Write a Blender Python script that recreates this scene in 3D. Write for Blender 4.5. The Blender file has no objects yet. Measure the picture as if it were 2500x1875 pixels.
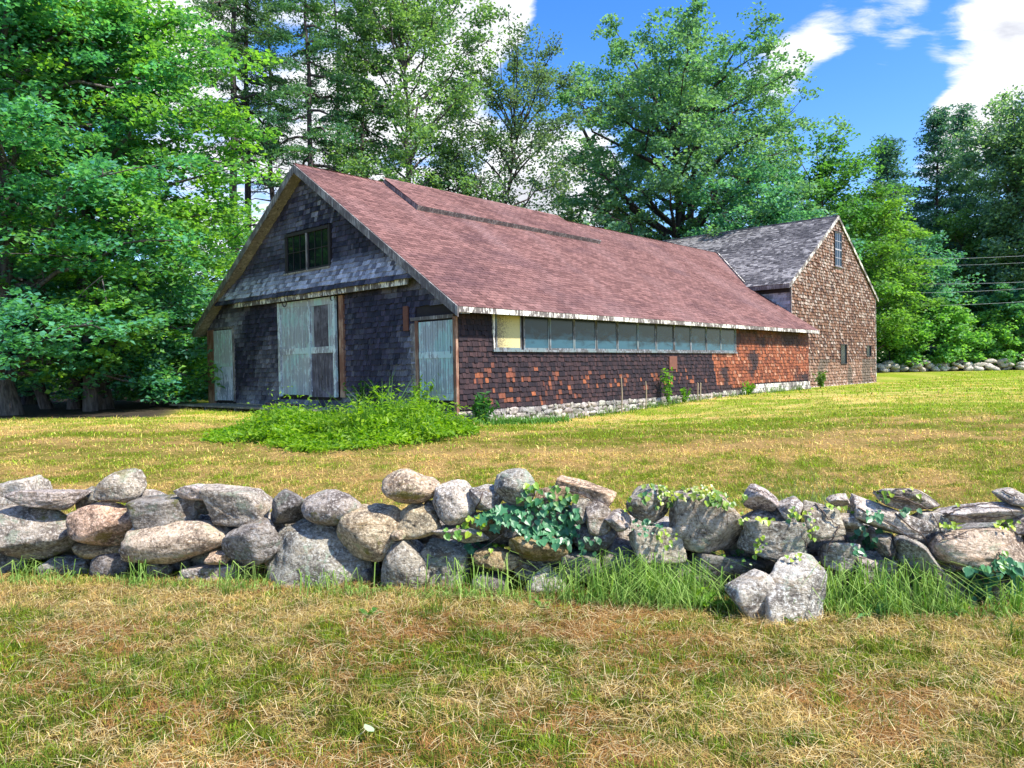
import bpy, math, random
import numpy as np
from mathutils import Vector, Matrix
from mathutils.bvhtree import BVHTree
SC = bpy.context.scene
COL = SC.collection
R = math.radians

# ------------------------------------------------------------------ camera
F = 1856.5; PITCH = 0.0196; ROLL = -0.0177; EYE = 1.70
_f = np.array([0, math.cos(PITCH), -math.sin(PITCH)]); _u = np.array([0, math.sin(PITCH), math.cos(PITCH)]); _r = np.array([1., 0, 0])
CR = _r*math.cos(ROLL)+_u*math.sin(ROLL); CU = -_r*math.sin(ROLL)+_u*math.cos(ROLL); CF = _f
CAM = np.array([0, 0, EYE])
cd = bpy.data.cameras.new('camera'); cam = bpy.data.objects.new('camera', cd); COL.objects.link(cam)
cd.sensor_width = 36; cd.lens = 36*F/2500; cd.clip_end = 2000; cd.clip_start = 0.05
cam.matrix_world = Matrix(((CR[0], CU[0], -CF[0], 0), (CR[1], CU[1], -CF[1], 0), (CR[2], CU[2], -CF[2], EYE), (0, 0, 0, 1)))
SC.camera = cam
SUN_AZ, SUN_EL = 120, 53
EXPOSURE = 1.6
SC.view_settings.view_transform = 'Standard'; SC.view_settings.look = 'None'
SC.view_settings.exposure = EXPOSURE; SC.view_settings.gamma = 1; SC.view_settings.use_curve_mapping = False
SC.cycles.max_bounces = 6; SC.cycles.diffuse_bounces = 3; SC.cycles.transmission_bounces = 3; SC.cycles.glossy_bounces = 2
SC.cycles.use_denoising = True

def ray(px, py):
    """direction through a point of the 2500 x 1875 photograph"""
    d = CF*F + CR*(px-1250) - CU*(py-937.5)
    return d/np.linalg.norm(d)

# ------------------------------------------------------------------ node helpers
class NT:
    def __init__(s, tree): s.t = tree
    def n(s, typ, ins=None, **kw):
        nd = s.t.nodes.new(typ)
        for k, v in kw.items(): setattr(nd, k, v)
        for k, v in (ins or {}).items():
            sock = nd.inputs[k]
            if isinstance(v, bpy.types.NodeSocket): s.t.links.new(v, sock)
            else: sock.default_value = v
        return nd
    def math(s, op, a, b=0.0, c=0.0, clamp=False):
        return s.n('ShaderNodeMath', {0: a, 1: b, 2: c}, operation=op, use_clamp=clamp).outputs[0]
    def mix(s, f, a, b, mode='MIX'):
        nd = s.n('ShaderNodeMix', None, data_type='RGBA', blend_type=mode)
        for k, v in ((0, f), (6, a), (7, b)):
            if isinstance(v, bpy.types.NodeSocket): s.t.links.new(v, nd.inputs[k])
            else: nd.inputs[k].default_value = v if k == 0 else c4(v)
        return nd.outputs[2]
    def noise(s, vec, scale, detail=4, rough=.55, dist=0.0):
        return s.n('ShaderNodeTexNoise', {'Vector': vec, 'Scale': scale, 'Detail': detail, 'Roughness': rough, 'Distortion': dist}).outputs[0]
    def ramp(s, f, lo, hi):
        return s.n('ShaderNodeMapRange', {0: f, 1: lo, 2: hi, 3: 0.0, 4: 1.0}, interpolation_type='SMOOTHSTEP').outputs[0]
    def mapping(s, vec, scale=(1, 1, 1), loc=(0, 0, 0), rot=(0, 0, 0)):
        return s.n('ShaderNodeMapping', {'Vector': vec, 'Location': loc, 'Rotation': rot, 'Scale': scale}).outputs[0]
def c4(c): return (c[0], c[1], c[2], 1.0) if len(c) == 3 else tuple(c)

# ------------------------------------------------------------------ world: Nishita sky and clouds
W = bpy.data.worlds.new('World'); SC.world = W; W.use_nodes = True
wt = W.node_tree; wt.nodes.clear(); w = NT(wt)
sky = w.n('ShaderNodeTexSky', None, sky_type='NISHITA', sun_disc=False, sun_elevation=R(SUN_EL), sun_rotation=R(SUN_AZ), altitude=100.0, air_density=1.0, dust_density=0.6, ozone_density=2.2)
skyc = w.n('ShaderNodeHueSaturation', {'Hue': 0.512, 'Saturation': 1.38, 'Value': 0.66, 'Fac': 1.0, 'Color': sky.outputs[0]}).outputs[0]
tc = w.n('ShaderNodeTexCoord')
D = tc.outputs['Generated']
sep = w.n('ShaderNodeSeparateXYZ', {0: D})
zz = w.math('MAXIMUM', sep.outputs[2], 0.0)
den = w.math('ADD', zz, 0.22)
cp = w.n('ShaderNodeCombineXYZ', {0: w.math('DIVIDE', sep.outputs[0], den), 1: w.math('DIVIDE', sep.outputs[1], den), 2: 0.0}).outputs[0]
cpm = w.mapping(cp, (1.0, 2.6, 1), (0.35, 0.2, 0), (0, 0, R(24)))
n1 = w.math('ADD', w.math('MULTIPLY', w.noise(cpm, 1.9, 10, .62, .3), .56), w.math('MULTIPLY', w.noise(cpm, 5.0, 9, .68, .6), .44))
# banks of cloud round some directions of the sky
bias = 0.0
def blob(px, py, r, amt):
    global bias
    d = ray(px, py)
    dt = w.n('ShaderNodeVectorMath', {0: D, 1: tuple(d)}, operation='DOT_PRODUCT').outputs['Value']
    v = w.math('MULTIPLY', w.ramp(dt, math.cos(R(r)), 1.0), amt)
    bias = v if isinstance(bias, float) else w.math('ADD', bias, v)
for a in [(1950, 125, 2.4, .13), (2050, 75, 2.6, .13), (2180, 30, 2.6, .14), (2120, 185, 1.9, .11), (2230, 135, 2.0, .11), (2330, 85, 2.0, .10), (2430, 180, 3.4, .15), (2470, 60, 3, .12), (2350, 290, 2.6, .14), (1930, 235, 2, .06), (2220, 225, 2.4, -.10), (2330, 20, 2, -.06), (2100, 130, 1.3, -.08), (1830, 175, 5, .06), (2440, 240, 7, .06), (2150, 180, 5, .06), (2300, 300, 5, .09), (2300, 140, 3.5, -.16), (2060, 250, 3, -.12), (1360, 440, 6, .35), (1210, 20, 4, .3),
          (330, 20, 8, .3), (1000, 350, 13, .2), (600, 450, 10, .12), (2420, 40, 4, .10),
          (1500, 60, 7, -.38), (1820, 10, 4, -.22), (2080, 320, 6, -.30), (1700, 330, 7, -.12), (1330, 230, 5, -.25), (2140, 30, 3, -.08)]:
    blob(*a)
cl = w.math('ADD', n1, bias)
mask = w.ramp(cl, 0.50, 0.70)
low = w.ramp(sep.outputs[2], -0.02, 0.10)
n2 = w.noise(w.mapping(cp, (1, 1.6, 1), (.6, .1, 0)), 2.4, 6, .6)
cloudc = w.mix(w.ramp(w.math('ADD', n2, w.math('MULTIPLY', w.math('SUBTRACT', cl, .64), .8)), .56, .95), (2.65, 2.7, 2.8), (1.3, 1.36, 1.6))
mask2 = w.math('MULTIPLY', mask, w.math('ADD', w.math('MULTIPLY', low, .6), .4))
skymix = w.mix(mask2, skyc, cloudc)
bg = w.n('ShaderNodeBackground', {'Color': skymix, 'Strength': 0.15})
wo = w.n('ShaderNodeOutputWorld', {'Surface': bg.outputs[0]})

sd = bpy.data.lights.new('sun', 'SUN'); sd.energy = 2.8; sd.angle = R(1.5); sd.color = (1, .95, .86)
sun = bpy.data.objects.new('sun', sd); COL.objects.link(sun)
SDIR = Vector((math.sin(R(SUN_AZ))*math.cos(R(SUN_EL)), math.cos(R(SUN_AZ))*math.cos(R(SUN_EL)), math.sin(R(SUN_EL))))
sun.rotation_euler = SDIR.to_track_quat('Z', 'Y').to_euler(); sun.location = (20, 0, 40)

# ------------------------------------------------------------------ numpy noise
_rs = np.random.RandomState(7); _tab = _rs.rand(256, 256)
def vnoise(x, y):
    x = np.asarray(x, float); y = np.asarray(y, float)
    xi = np.floor(x).astype(int); yi = np.floor(y).astype(int); fx = x-xi; fy = y-yi
    fx = fx*fx*(3-2*fx); fy = fy*fy*(3-2*fy)
    a = _tab[xi & 255, yi & 255]; b = _tab[(xi+1) & 255, yi & 255]; c = _tab[xi & 255, (yi+1) & 255]; d = _tab[(xi+1) & 255, (yi+1) & 255]
    return (a*(1-fx)+b*fx)*(1-fy)+(c*(1-fx)+d*fx)*fy
def fbm(x, y, o=4):
    s = 0; a = .5; t = 0
    for i in range(o):
        s = s+a*vnoise(np.asarray(x)*2**i+17.3*i, np.asarray(y)*2**i+5.1*i); t += a; a *= .5
    return s/t
def noise3(p, sc, seed=0, o=3):
    x, y, z = p[:, 0]*sc+seed*3.7, p[:, 1]*sc+seed*1.3, p[:, 2]*sc+seed*2.1
    return (fbm(x+z*.7, y-z*.4, o)+fbm(y+x*.3+31, z+11-x*.5, o)+fbm(z+57, x+43+y*.6, o))/3-.5
def sstep(a, b, x):
    t = np.clip((np.asarray(x, float)-a)/(b-a), 0, 1); return t*t*(3-2*t)

def gz(x, y):
    """height of the ground"""
    x = np.asarray(x, float); y = np.asarray(y, float)
    h = .60*sstep(6.3, 17.5, y) + .36*sstep(42, 58, y)*sstep(-30, 10, x)
    h = h + .5*sstep(62, 120, y) - .28*np.exp(-((x-2)/6)**2-((y-20.5)/6)**2)
    near = 1-sstep(14, 24, y)
    h = h + (fbm(x*.5+3, y*.5+9, 2)-.5)*.10*near*sstep(3, 8, np.hypot(x, y)) + (fbm(x*2.3, y*2.3, 2)-.5)*.035*near
    return h - .02
def dry(x, y):
    """0 = green, 1 = dry straw"""
    x = np.asarray(x, float); y = np.asarray(y, float)
    n = fbm(x*.55+4, y*1.1+2, 4)*.9 + fbm(x*2.4+9, y*2.4+3, 3)*.75 + (vnoise(x*9, y*9)-.5)*.15
    d = n - .86 + .10*(1-sstep(5.5, 7, y))
    yf = 5.75-.17*x
    d = d + .30*np.exp(-((y-(yf-.45))/.42)**2)            # trampled strip before the wall
    d = d - .22*np.exp(-((y-4.35)/.30)**2) + .06*np.exp(-((y-3.8)/.2)**2)
    d = d - .10*np.exp(-((y-8.0)/1.2)**2) + .16*np.exp(-((y-11.3-(x*.25))/1.5)**2)
    d = d - .18*np.exp(-((y-14.5-.5*np.abs(x-2))/1.8)**2)*(x > 0)
    d = d - .16*sstep(20, 34, y)
    c = fbm(x*5+3, y*7+1, 3)*.6+vnoise(x*17+8, y*17+4)*.4
    near = 1-sstep(9, 16, y)
    return np.clip(sstep(-.30, .36, d)*(1-.35*near)+near*(.14+(c-.5)*3.0), 0, 1)

# ------------------------------------------------------------------ object helpers
def link(o, parent=None):
    COL.objects.link(o)
    if parent is not None: o.parent = parent
    return o
def tag(o, label=None, cat=None, group=None, kind=None):
    if label: o['label'] = label
    if cat: o['category'] = cat
    if group: o['group'] = group
    if kind: o['kind'] = kind
    return o
def empty(name, loc=(0, 0, 0), rz=0, parent=None):
    o = bpy.data.objects.new(name, None); o.location = loc; o.rotation_euler = (0, 0, rz); o.empty_display_size = .3
    return link(o, parent)
def npmesh(name, V, Fc, mat, parent=None, tint=None, smooth=False, loc=None):
    """V (n,3), Fc (m,k) -> one mesh object; tint is a colour per vertex"""
    V = np.ascontiguousarray(V, dtype=np.float32); Fc = np.ascontiguousarray(Fc, dtype=np.int32)
    me = bpy.data.meshes.new(name); m, k = Fc.shape
    me.vertices.add(len(V)); me.vertices.foreach_set('co', V.ravel())
    me.loops.add(m*k); me.loops.foreach_set('vertex_index', Fc.ravel())
    me.polygons.add(m); me.polygons.foreach_set('loop_start', np.arange(0, m*k, k, dtype=np.int32))
    me.polygons.foreach_set('use_smooth', np.full(m, bool(smooth)))
    if tint is not None:
        a = me.attributes.new('tint', 'FLOAT_COLOR', 'POINT')
        t = np.ones((len(V), 4), np.float32); t[:, :3] = tint; a.data.foreach_set('color', t.ravel())
    me.update(calc_edges=True)
    if mat: me.materials.append(mat)
    o = bpy.data.objects.new(name, me)
    if loc is not None: o.location = loc
    return link(o, parent)
BOXF = np.array([[0, 3, 2, 1], [4, 5, 6, 7], [0, 1, 5, 4], [1, 2, 6, 5], [2, 3, 7, 6], [3, 0, 4, 7]])
def hexa(P): return np.array(P, float), BOXF        # 8 corners: bottom loop then top loop
class MB:
    """collects solids for one mesh"""
    def __init__(s): s.V = []; s.F = []; s.T = []; s.n = 0
    def add(s, V, Fc, tint=(1, 1, 1)):
        V = np.asarray(V, float); Fc = np.asarray(Fc)
        s.V.append(V); s.T.append(np.tile(np.asarray(tint, float), (len(V), 1))); s.F.append(Fc+s.n); s.n += len(V); return s
    def box(s, x0, x1, y0, y1, z0, z1, tint=(1, 1, 1)):
        return s.add([(x0, y0, z0), (x1, y0, z0), (x1, y1, z0), (x0, y1, z0), (x0, y0, z1), (x1, y0, z1), (x1, y1, z1), (x0, y1, z1)], BOXF, tint)
    def prism(s, poly, off, tint=(1, 1, 1)):
        """quad given by four points, extruded by off"""
        p = np.array(poly, float); q = p+np.array(off, float)
        return s.add(np.vstack([p, q]), BOXF, tint)
    def tube(s, pts, rad, sides=6, tint=(1, 1, 1)):
        pts = np.asarray(pts, float); n = len(pts); rad = np.broadcast_to(np.asarray(rad, float), (n,))
        t = np.gradient(pts, axis=0); t /= np.linalg.norm(t, axis=1)[:, None]+1e-9
        ref = np.where(np.abs(t[:, 2:3]) > .9, np.array([[1., 0, 0]]), np.array([[0, 0, 1.]]))
        a = np.cross(t, ref); a /= np.linalg.norm(a, axis=1)[:, None]+1e-9; b = np.cross(t, a)
        an = np.linspace(0, 2*np.pi, sides, endpoint=False)
        V = pts[:, None, :]+rad[:, None, None]*(np.cos(an)[None, :, None]*a[:, None, :]+np.sin(an)[None, :, None]*b[:, None, :])
        V = V.reshape(-1, 3); i = np.arange(n-1)[:, None]*sides; j = np.arange(sides)[None, :]; j2 = (j+1) % sides
        Fc = np.stack([i+j, i+j2, i+sides+j2, i+sides+j], -1).reshape(-1, 4)
        return s.add(V, Fc, tint)
    def build(s, name, mat, parent=None, smooth=False):
        if not s.V: return None
        V = np.vstack(s.V); Fc = np.vstack(s.F); T = np.vstack(s.T)
        o = npmesh(name, V, Fc, mat, parent, T, smooth)
        return o

# ------------------------------------------------------------------ materials
def newmat(name):
    m = bpy.data.materials.new(name); m.use_nodes = True; m.node_tree.nodes.clear(); n = NT(m.node_tree)
    return m, n
def finish(m, n, shader, disp=None):
    o = n.n('ShaderNodeOutputMaterial', {'Surface': shader}); return m
def tintnode(n):
    a = n.n('ShaderNodeAttribute', None, attribute_name='tint', attribute_type='GEOMETRY').outputs['Color']
    oi = n.n('ShaderNodeObjectInfo')
    return n.mix(1.0, a, oi.outputs['Color'], 'MULTIPLY'), oi.outputs['Random']
def bsdf(n, col, rough=.8, bump=None, strength=.4, dist=.01, spec=.3, **kw):
    ins = {'Base Color': col, 'Roughness': rough, 'Specular IOR Level': spec}
    ins.update(kw)
    if bump is not None:
        ins['Normal'] = n.n('ShaderNodeBump', {'Height': bump, 'Strength': strength, 'Distance': dist}).outputs[0]
    return n.n('ShaderNodeBsdfPrincipled', ins).outputs[0]

def wood_mat(name, base, worn, amount=.5, grain=(30, 30, 2.5), scale=1.0, dark=None, rough=.8):
    """weathered wood: grain runs along local z"""
    m, n = newmat(name); t, rnd = tintnode(n)
    co = n.n('ShaderNodeTexCoord').outputs['Object']
    g = n.noise(n.mapping(co, grain), scale, 5, .65)
    pch = n.noise(co, 2.2*scale, 5, .6)
    f = n.ramp(n.math('ADD', n.math('MULTIPLY', g, .6), n.math('MULTIPLY', pch, .5)), .70-amount*.4, .80-amount*.25)
    c = n.mix(f, base, worn)
    if dark is not None: c = n.mix(n.ramp(n.noise(co, 5*scale, 5, .7), .58, .68), c, dark)
    c = n.mix(1.0, c, t, 'MULTIPLY')
    return finish(m, n, bsdf(n, c, rough, g, .5, .006))
def tint_shingle(name, grain=(60, 60, 4), rough=.85, amp=.55, bscale=1.0, spec=.25):
    """colour per shingle from the tint, with streaks down the grain"""
    m, n = newmat(name); t, rnd = tintnode(n)
    po = n.n('ShaderNodeNewGeometry').outputs['Position']
    g = n.noise(n.mapping(po, grain), bscale, 4, .7)
    b = n.noise(po, 26, 4, .7)
    k = n.math('ADD', n.math('MULTIPLY', n.ramp(g, .3, .72), amp*1.6), n.math('MULTIPLY', b, .5))
    k = n.math('ADD', k, 1-.5-amp*.8+.25)
    kc = n.n('ShaderNodeCombineXYZ', {0: k, 1: k, 2: k}).outputs[0]
    c = n.mix(1.0, t, kc, 'MULTIPLY')
    return finish(m, n, bsdf(n, c, rough, n.math('ADD', g, b), .5, .006, spec))
def plain(name, col, rough=.7, nscale=8, var=.35, spec=.3, bump=.3, metal=0.0):
    m, n = newmat(name); t, rnd = tintnode(n)
    co = n.n('ShaderNodeNewGeometry').outputs['Position']
    v = n.noise(co, nscale, 6, .65)
    k = n.math('ADD', n.math('MULTIPLY', v, 2*var), 1-var)
    kc = n.n('ShaderNodeCombineXYZ', {0: k, 1: k, 2: k}).outputs[0]
    c = n.mix(1.0, n.mix(1.0, col, kc, 'MULTIPLY'), t, 'MULTIPLY')
    return finish(m, n, bsdf(n, c, rough, v, bump, .01, spec, Metallic=metal))

def paint_mat(name, paint, bare, amount, dark=(.03, .028, .03)):
    """peeling paint on boards, stripes run up the board"""
    m, n = newmat(name); t, rnd = tintnode(n)
    po = n.n('ShaderNodeNewGeometry').outputs['Position']
    g = n.noise(n.mapping(po, (26, 26, 2.2)), 1.0, 6, .7)
    p2 = n.noise(n.mapping(po, (9, 9, 5)), 1.0, 6, .7)
    big = n.noise(po, 1.6, 3, .5)
    s = n.math('ADD', n.math('MULTIPLY', g, .5), n.math('ADD', n.math('MULTIPLY', p2, .4), n.math('MULTIPLY', big, .35)))
    f = n.ramp(s, .66-amount*.18, .70-amount*.18)
    pc = n.mix(n.ramp(big, .35, .65), paint, [min(1, paint[0]*1.45+.05), min(1, paint[1]*1.2+.03), min(1, paint[2]*1.2+.05)])
    c = n.mix(f, pc, bare)
    c = n.mix(n.ramp(g, .66, .74), c, dark)
    c = n.mix(1.0, c, t, 'MULTIPLY')
    return finish(m, n, bsdf(n, c, .75, s, .6, .006))

M = {}
M['gable_shingle'] = tint_shingle('weathered dark shingle', (70, 70, 5), .7, .6, 1, .35)
M['side_shingle'] = tint_shingle('stained cedar shingle', (60, 60, 4), .75, .5, 1, .3)
M['old_shingle'] = tint_shingle('bleached brown shingle', (55, 55, 9), .85, .8, 1, .25)
M['roof_red'] = tint_shingle('red asphalt shingle', (14, 14, 14), .9, .35, 1, .2)
M['roof_grey'] = tint_shingle('grey wood roof shingle', (40, 40, 9), .85, .9, 1, .2)
M['trim_grey'] = wood_mat('weathered grey trim', (.13, .11, .11), (.40, .37, .35), .5, (22, 22, 3), 1)
M['trim_tan'] = wood_mat('unpainted soffit board', (.22, .19, .155), (.42, .37, .30), .5, (14, 14, 3), 1, (.07, .05, .05))
M['post_red'] = wood_mat('reddish bare post', (.20, .09, .06), (.46, .30, .21), .5, (30, 30, 2), 1, (.04, .025, .03))
M['white_peel'] = paint_mat('peeling white paint', (.80, .76, .66), (.14, .12, .11), .42)
M['teal'] = paint_mat('peeling teal paint', (.42, .60, .58), (.40, .43, .45), .42, (.05, .07, .08))
M['teal_rail'] = paint_mat('highlighted teal rail paint', (.52, .68, .67), (.32, .33, .35), .3, (.05, .06, .07))  # lighter teal paints in the shading that sets rails off from planks
M['bare_door'] = wood_mat('bare grey door board', (.085, .075, .09), (.25, .23, .27), .5, (40, 40, 2), 1, (.035, .03, .035))
M['blue_door'] = paint_mat('pale blue door paint', (.54, .60, .72), (.26, .30, .38), .3, (.07, .09, .11))
M['sheath'] = plain('dark sheathing', (.03, .025, .028), .9)
M['patch'] = plain('worn red brown board', (.17, .07, .05), .8, 14, .5)
M['iron'] = plain('rusty iron', (.05, .04, .045), .6, 30, .4, .5)
M['window_frame'] = paint_mat('faded grey green window frame', (.16, .21, .22), (.09, .09, .09), .3)
M['dark_frame'] = plain('dark window frame', (.035, .03, .03), .7, 12, .4)
M['light_frame'] = plain('pale muntin', (.38, .38, .42), .7, 12, .3)
M['inside'] = plain('dark interior', (.01, .01, .012), 1)

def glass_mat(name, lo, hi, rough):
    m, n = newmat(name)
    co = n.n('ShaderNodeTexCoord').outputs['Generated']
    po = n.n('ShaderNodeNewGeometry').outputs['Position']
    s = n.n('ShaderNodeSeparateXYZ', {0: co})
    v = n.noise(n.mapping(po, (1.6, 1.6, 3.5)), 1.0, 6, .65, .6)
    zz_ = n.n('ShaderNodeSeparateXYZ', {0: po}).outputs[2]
    f = n.ramp(n.math('ADD', n.math('MULTIPLY', v, 1.5), n.math('MULTIPLY', n.math('SUBTRACT', 2.62, zz_), 1.1)), .60, 1.10)  # paints a reflection into the panes: dark at the top, lighter below
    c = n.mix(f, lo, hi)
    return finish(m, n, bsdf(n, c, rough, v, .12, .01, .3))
M['glass'] = glass_mat('dusty window glass with painted reflection', (.004, .014, .028), (.030, .095, .14), .20)
M['glass_dark'] = glass_mat('dark window glass', (.006, .009, .012), (.02, .03, .04), .08)
def yellow_mat():
    m, n = newmat('flaking yellow board'); po = n.n('ShaderNodeNewGeometry').outputs['Position']
    g_ = n.n('ShaderNodeTexCoord').outputs['Generated']; gx_ = n.n('ShaderNodeSeparateXYZ', {0: g_}).outputs[0]
    v = n.noise(po, 45, 5, .8)
    f = n.ramp(n.math('ADD', v, n.math('MULTIPLY', n.math('SUBTRACT', .5, gx_), .22)), .53, .60)
    c = n.mix(f, (.60, .52, .25), (.16, .12, .08))
    return finish(m, n, bsdf(n, c, .8, v, .4, .004))
M['yellow_board'] = yellow_mat()

def rock_mat():
    m, n = newmat('fieldstone'); t, rnd = tintnode(n)
    oi = n.n('ShaderNodeObjectInfo')
    tc_ = n.n('ShaderNodeTexCoord').outputs['Object']
    po = n.n('ShaderNodeVectorMath', {0: tc_, 1: n.n('ShaderNodeVectorMath', {0: oi.outputs['Location'], 1: (3, 3, 3)}, operation='MULTIPLY').outputs[0]}, operation='ADD').outputs[0]
    a = n.noise(po, 5.5, 8, .65, .3); b = n.noise(po, 38, 6, .75); sp = n.noise(po, 120, 3, .8)
    cr = n.noise(n.mapping(po, (3, 3, 11), (0, 0, 0), (R(18), R(12), 0)), 1.3, 7, .7, .8)
    c = n.mix(n.ramp(a, .34, .66), (.17, .145, .13), (.60, .53, .45))
    c = n.mix(n.ramp(b, .50, .62), c, (.74, .71, .67))
    c = n.mix(n.ramp(b, .47, .34), c, (.07, .065, .062))
    c = n.mix(n.math('MULTIPLY', n.ramp(sp, .55, .7), .5), c, (.06, .06, .065))
    c = n.mix(n.math('MULTIPLY', n.ramp(cr, .56, .66), .65), c, (.33, .24, .15))
    li = n.math('MULTIPLY', n.ramp(n.noise(po, 4.0, 7, .72, .5), .56, .62), n.ramp(n.noise(po, 28, 4, .7), .38, .52))
    c = n.mix(n.math('MULTIPLY', li, .65), c, (.34, .42, .33))
    mo = n.math('MULTIPLY', n.ramp(n.noise(po, 2.6, 6, .7), .60, .66), n.ramp(rnd, .45, .6))
    c = n.mix(n.math('MULTIPLY', mo, .8), c, (.20, .20, .05))
    c = n.mix(1.0, c, t, 'MULTIPLY')
    h = n.math('ADD', n.math('ADD', n.math('MULTIPLY', a, 1.2), n.math('MULTIPLY', b, .45)), n.math('ADD', n.math('MULTIPLY', cr, .9), n.math('MULTIPLY', sp, .12)))
    return finish(m, n, bsdf(n, c, .88, h, 1.0, .05, .25))
M['rock'] = rock_mat()
def foundation_mat():
    m, n = newmat('foundation stone'); t, rnd = tintnode(n)
    po = n.n('ShaderNodeNewGeometry').outputs['Position']
    a = n.noise(po, 9, 6, .7)
    c = n.mix(n.ramp(a, .35, .65), (.30, .27, .26), (.62, .58, .54)); c = n.mix(1.0, c, t, 'MULTIPLY')
    return finish(m, n, bsdf(n, c, .9, a, .6, .02))
M['foundation'] = foundation_mat()

def leaf_mat(name, trans=.35, rough=.5, spec=.35):
    m, n = newmat(name); t, rnd = tintnode(n)
    po = n.n('ShaderNodeNewGeometry').outputs['Position']
    v = n.noise(po, 1.1, 3, .6)
    k = n.math('ADD', n.math('MULTIPLY', v, .7), .65)
    c = n.mix(1.0, t, n.n('ShaderNodeCombineXYZ', {0: k, 1: k, 2: k}).outputs[0], 'MULTIPLY')
    p = bsdf(n, c, rough, None, spec=spec)
    tr = n.n('ShaderNodeBsdfTranslucent', {'Color': n.mix(1.0, c, (1.5, 1.6, .5), 'MULTIPLY')}).outputs[0]
    mx = n.n('ShaderNodeMixShader', {0: trans, 1: p, 2: tr}).outputs[0]
    return finish(m, n, mx)
M['leaf'] = leaf_mat('tree leaf', .50)
M['needle'] = leaf_mat('conifer spray', .34, .6)
M['grass'] = leaf_mat('grass blade', .30, .6, .25)
M['ivy'] = leaf_mat('glossy creeper leaf', .22, .38, .5)
def bark_mat(name, a_, b_):
    m, n = newmat(name)
    po = n.n('ShaderNodeNewGeometry').outputs['Position']
    g = n.noise(n.mapping(po, (9, 9, 1.6)), 1.4, 6, .7)
    c = n.mix(n.ramp(g, .35, .65), a_, b_)
    return finish(m, n, bsdf(n, c, .9, g, .9, .05, .2))
M['bark'] = bark_mat('grey brown bark', (.055, .045, .045), (.17, .145, .14))
M['bark_dark'] = bark_mat('dark bark', (.035, .028, .03), (.10, .08, .075))
def ground_mat():
    m, n = newmat('mown lawn ground')
    t = n.n('ShaderNodeAttribute', None, attribute_name='tint', attribute_type='GEOMETRY').outputs['Color']
    po = n.n('ShaderNodeNewGeometry').outputs['Position']
    a = n.noise(n.mapping(po, (1, 1, 1)), 34, 6, .8); b = n.noise(n.mapping(po, (1, 2.5, 1)), 7, 5, .7)
    k = n.math('ADD', n.math('MULTIPLY', n.ramp(a, .3, .7), .75), n.math('MULTIPLY', b, .7))
    k = n.math('ADD', k, .28)
    c = n.mix(1.0, t, n.n('ShaderNodeCombineXYZ', {0: k, 1: k, 2: k}).outputs[0], 'MULTIPLY')
    return finish(m, n, bsdf(n, c, .95, n.math('ADD', a, b), .8, .03, .1))
M['ground'] = ground_mat()

# ------------------------------------------------------------------ ground
GREEN = np.array([.170, .240, .012]); DRYC = np.array([.56, .41, .15]); BROWN = np.array([.36, .18, .06]); LUSH = np.array([.10, .20, .028])
def lawn_colour(x, y, rs=None):
    d = dry(x, y)[..., None]
    n = fbm(np.asarray(x)*1.3+40, np.asarray(y)*1.3+7, 3)[..., None]
    g = GREEN*(1-sstep(.45, .65, n)*.35)+np.array([.20, .20, .02])*sstep(.45, .65, n)*.35
    dr = DRYC*(1-sstep(.5, .66, n)*.5)+BROWN*sstep(.5, .66, n)*.5
    dr = dr*(1-sstep(5.5, 7, y)[..., None]*.8)+DRYC*sstep(5.5, 7, y)[..., None]*.8
    c = g*(1-d)+dr*d
    return c
# the woods floor begins where the lawn ends on the left
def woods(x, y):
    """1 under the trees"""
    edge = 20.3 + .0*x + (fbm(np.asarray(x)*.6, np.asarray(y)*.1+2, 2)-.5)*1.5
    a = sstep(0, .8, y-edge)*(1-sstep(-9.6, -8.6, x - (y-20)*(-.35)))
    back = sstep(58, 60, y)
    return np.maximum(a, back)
def grid_ground(xs, ys):
    X, Y = np.meshgrid(xs, ys, indexing='ij'); Z = gz(X, Y)
    V = np.stack([X, Y, Z], -1).reshape(-1, 3); nx, ny = X.shape
    i = np.arange(nx-1)[:, None]*ny; j = np.arange(ny-1)[None, :]
    Fc = np.stack([i+j, i+ny+j, i+ny+j+1, i+j+1], -1).reshape(-1, 4)
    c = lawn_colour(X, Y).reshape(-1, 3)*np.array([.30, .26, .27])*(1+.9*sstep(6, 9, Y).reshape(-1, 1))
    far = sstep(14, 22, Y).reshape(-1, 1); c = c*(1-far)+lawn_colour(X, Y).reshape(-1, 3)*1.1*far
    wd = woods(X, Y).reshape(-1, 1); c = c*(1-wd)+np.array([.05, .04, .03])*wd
    return V, Fc, c
xs = np.concatenate([np.arange(-400, -40, 30), np.arange(-40, -14, 1.0), np.arange(-14, -5, .35), np.arange(-5, 5, .08), np.arange(5, 22, .3), np.arange(22, 50, 1.), np.arange(50, 401, 30)])
ys = np.concatenate([np.arange(-60, -4, 8), np.arange(-4, 2.6, .5), np.arange(2.6, 8, .08), np.arange(8, 20, .16), np.arange(20, 48, .5), np.arange(48, 120, 3), np.arange(120, 901, 60)])
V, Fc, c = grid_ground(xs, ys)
g = npmesh('ground', V, Fc, M['ground'], None, c, True); g['kind'] = 'structure'

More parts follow.
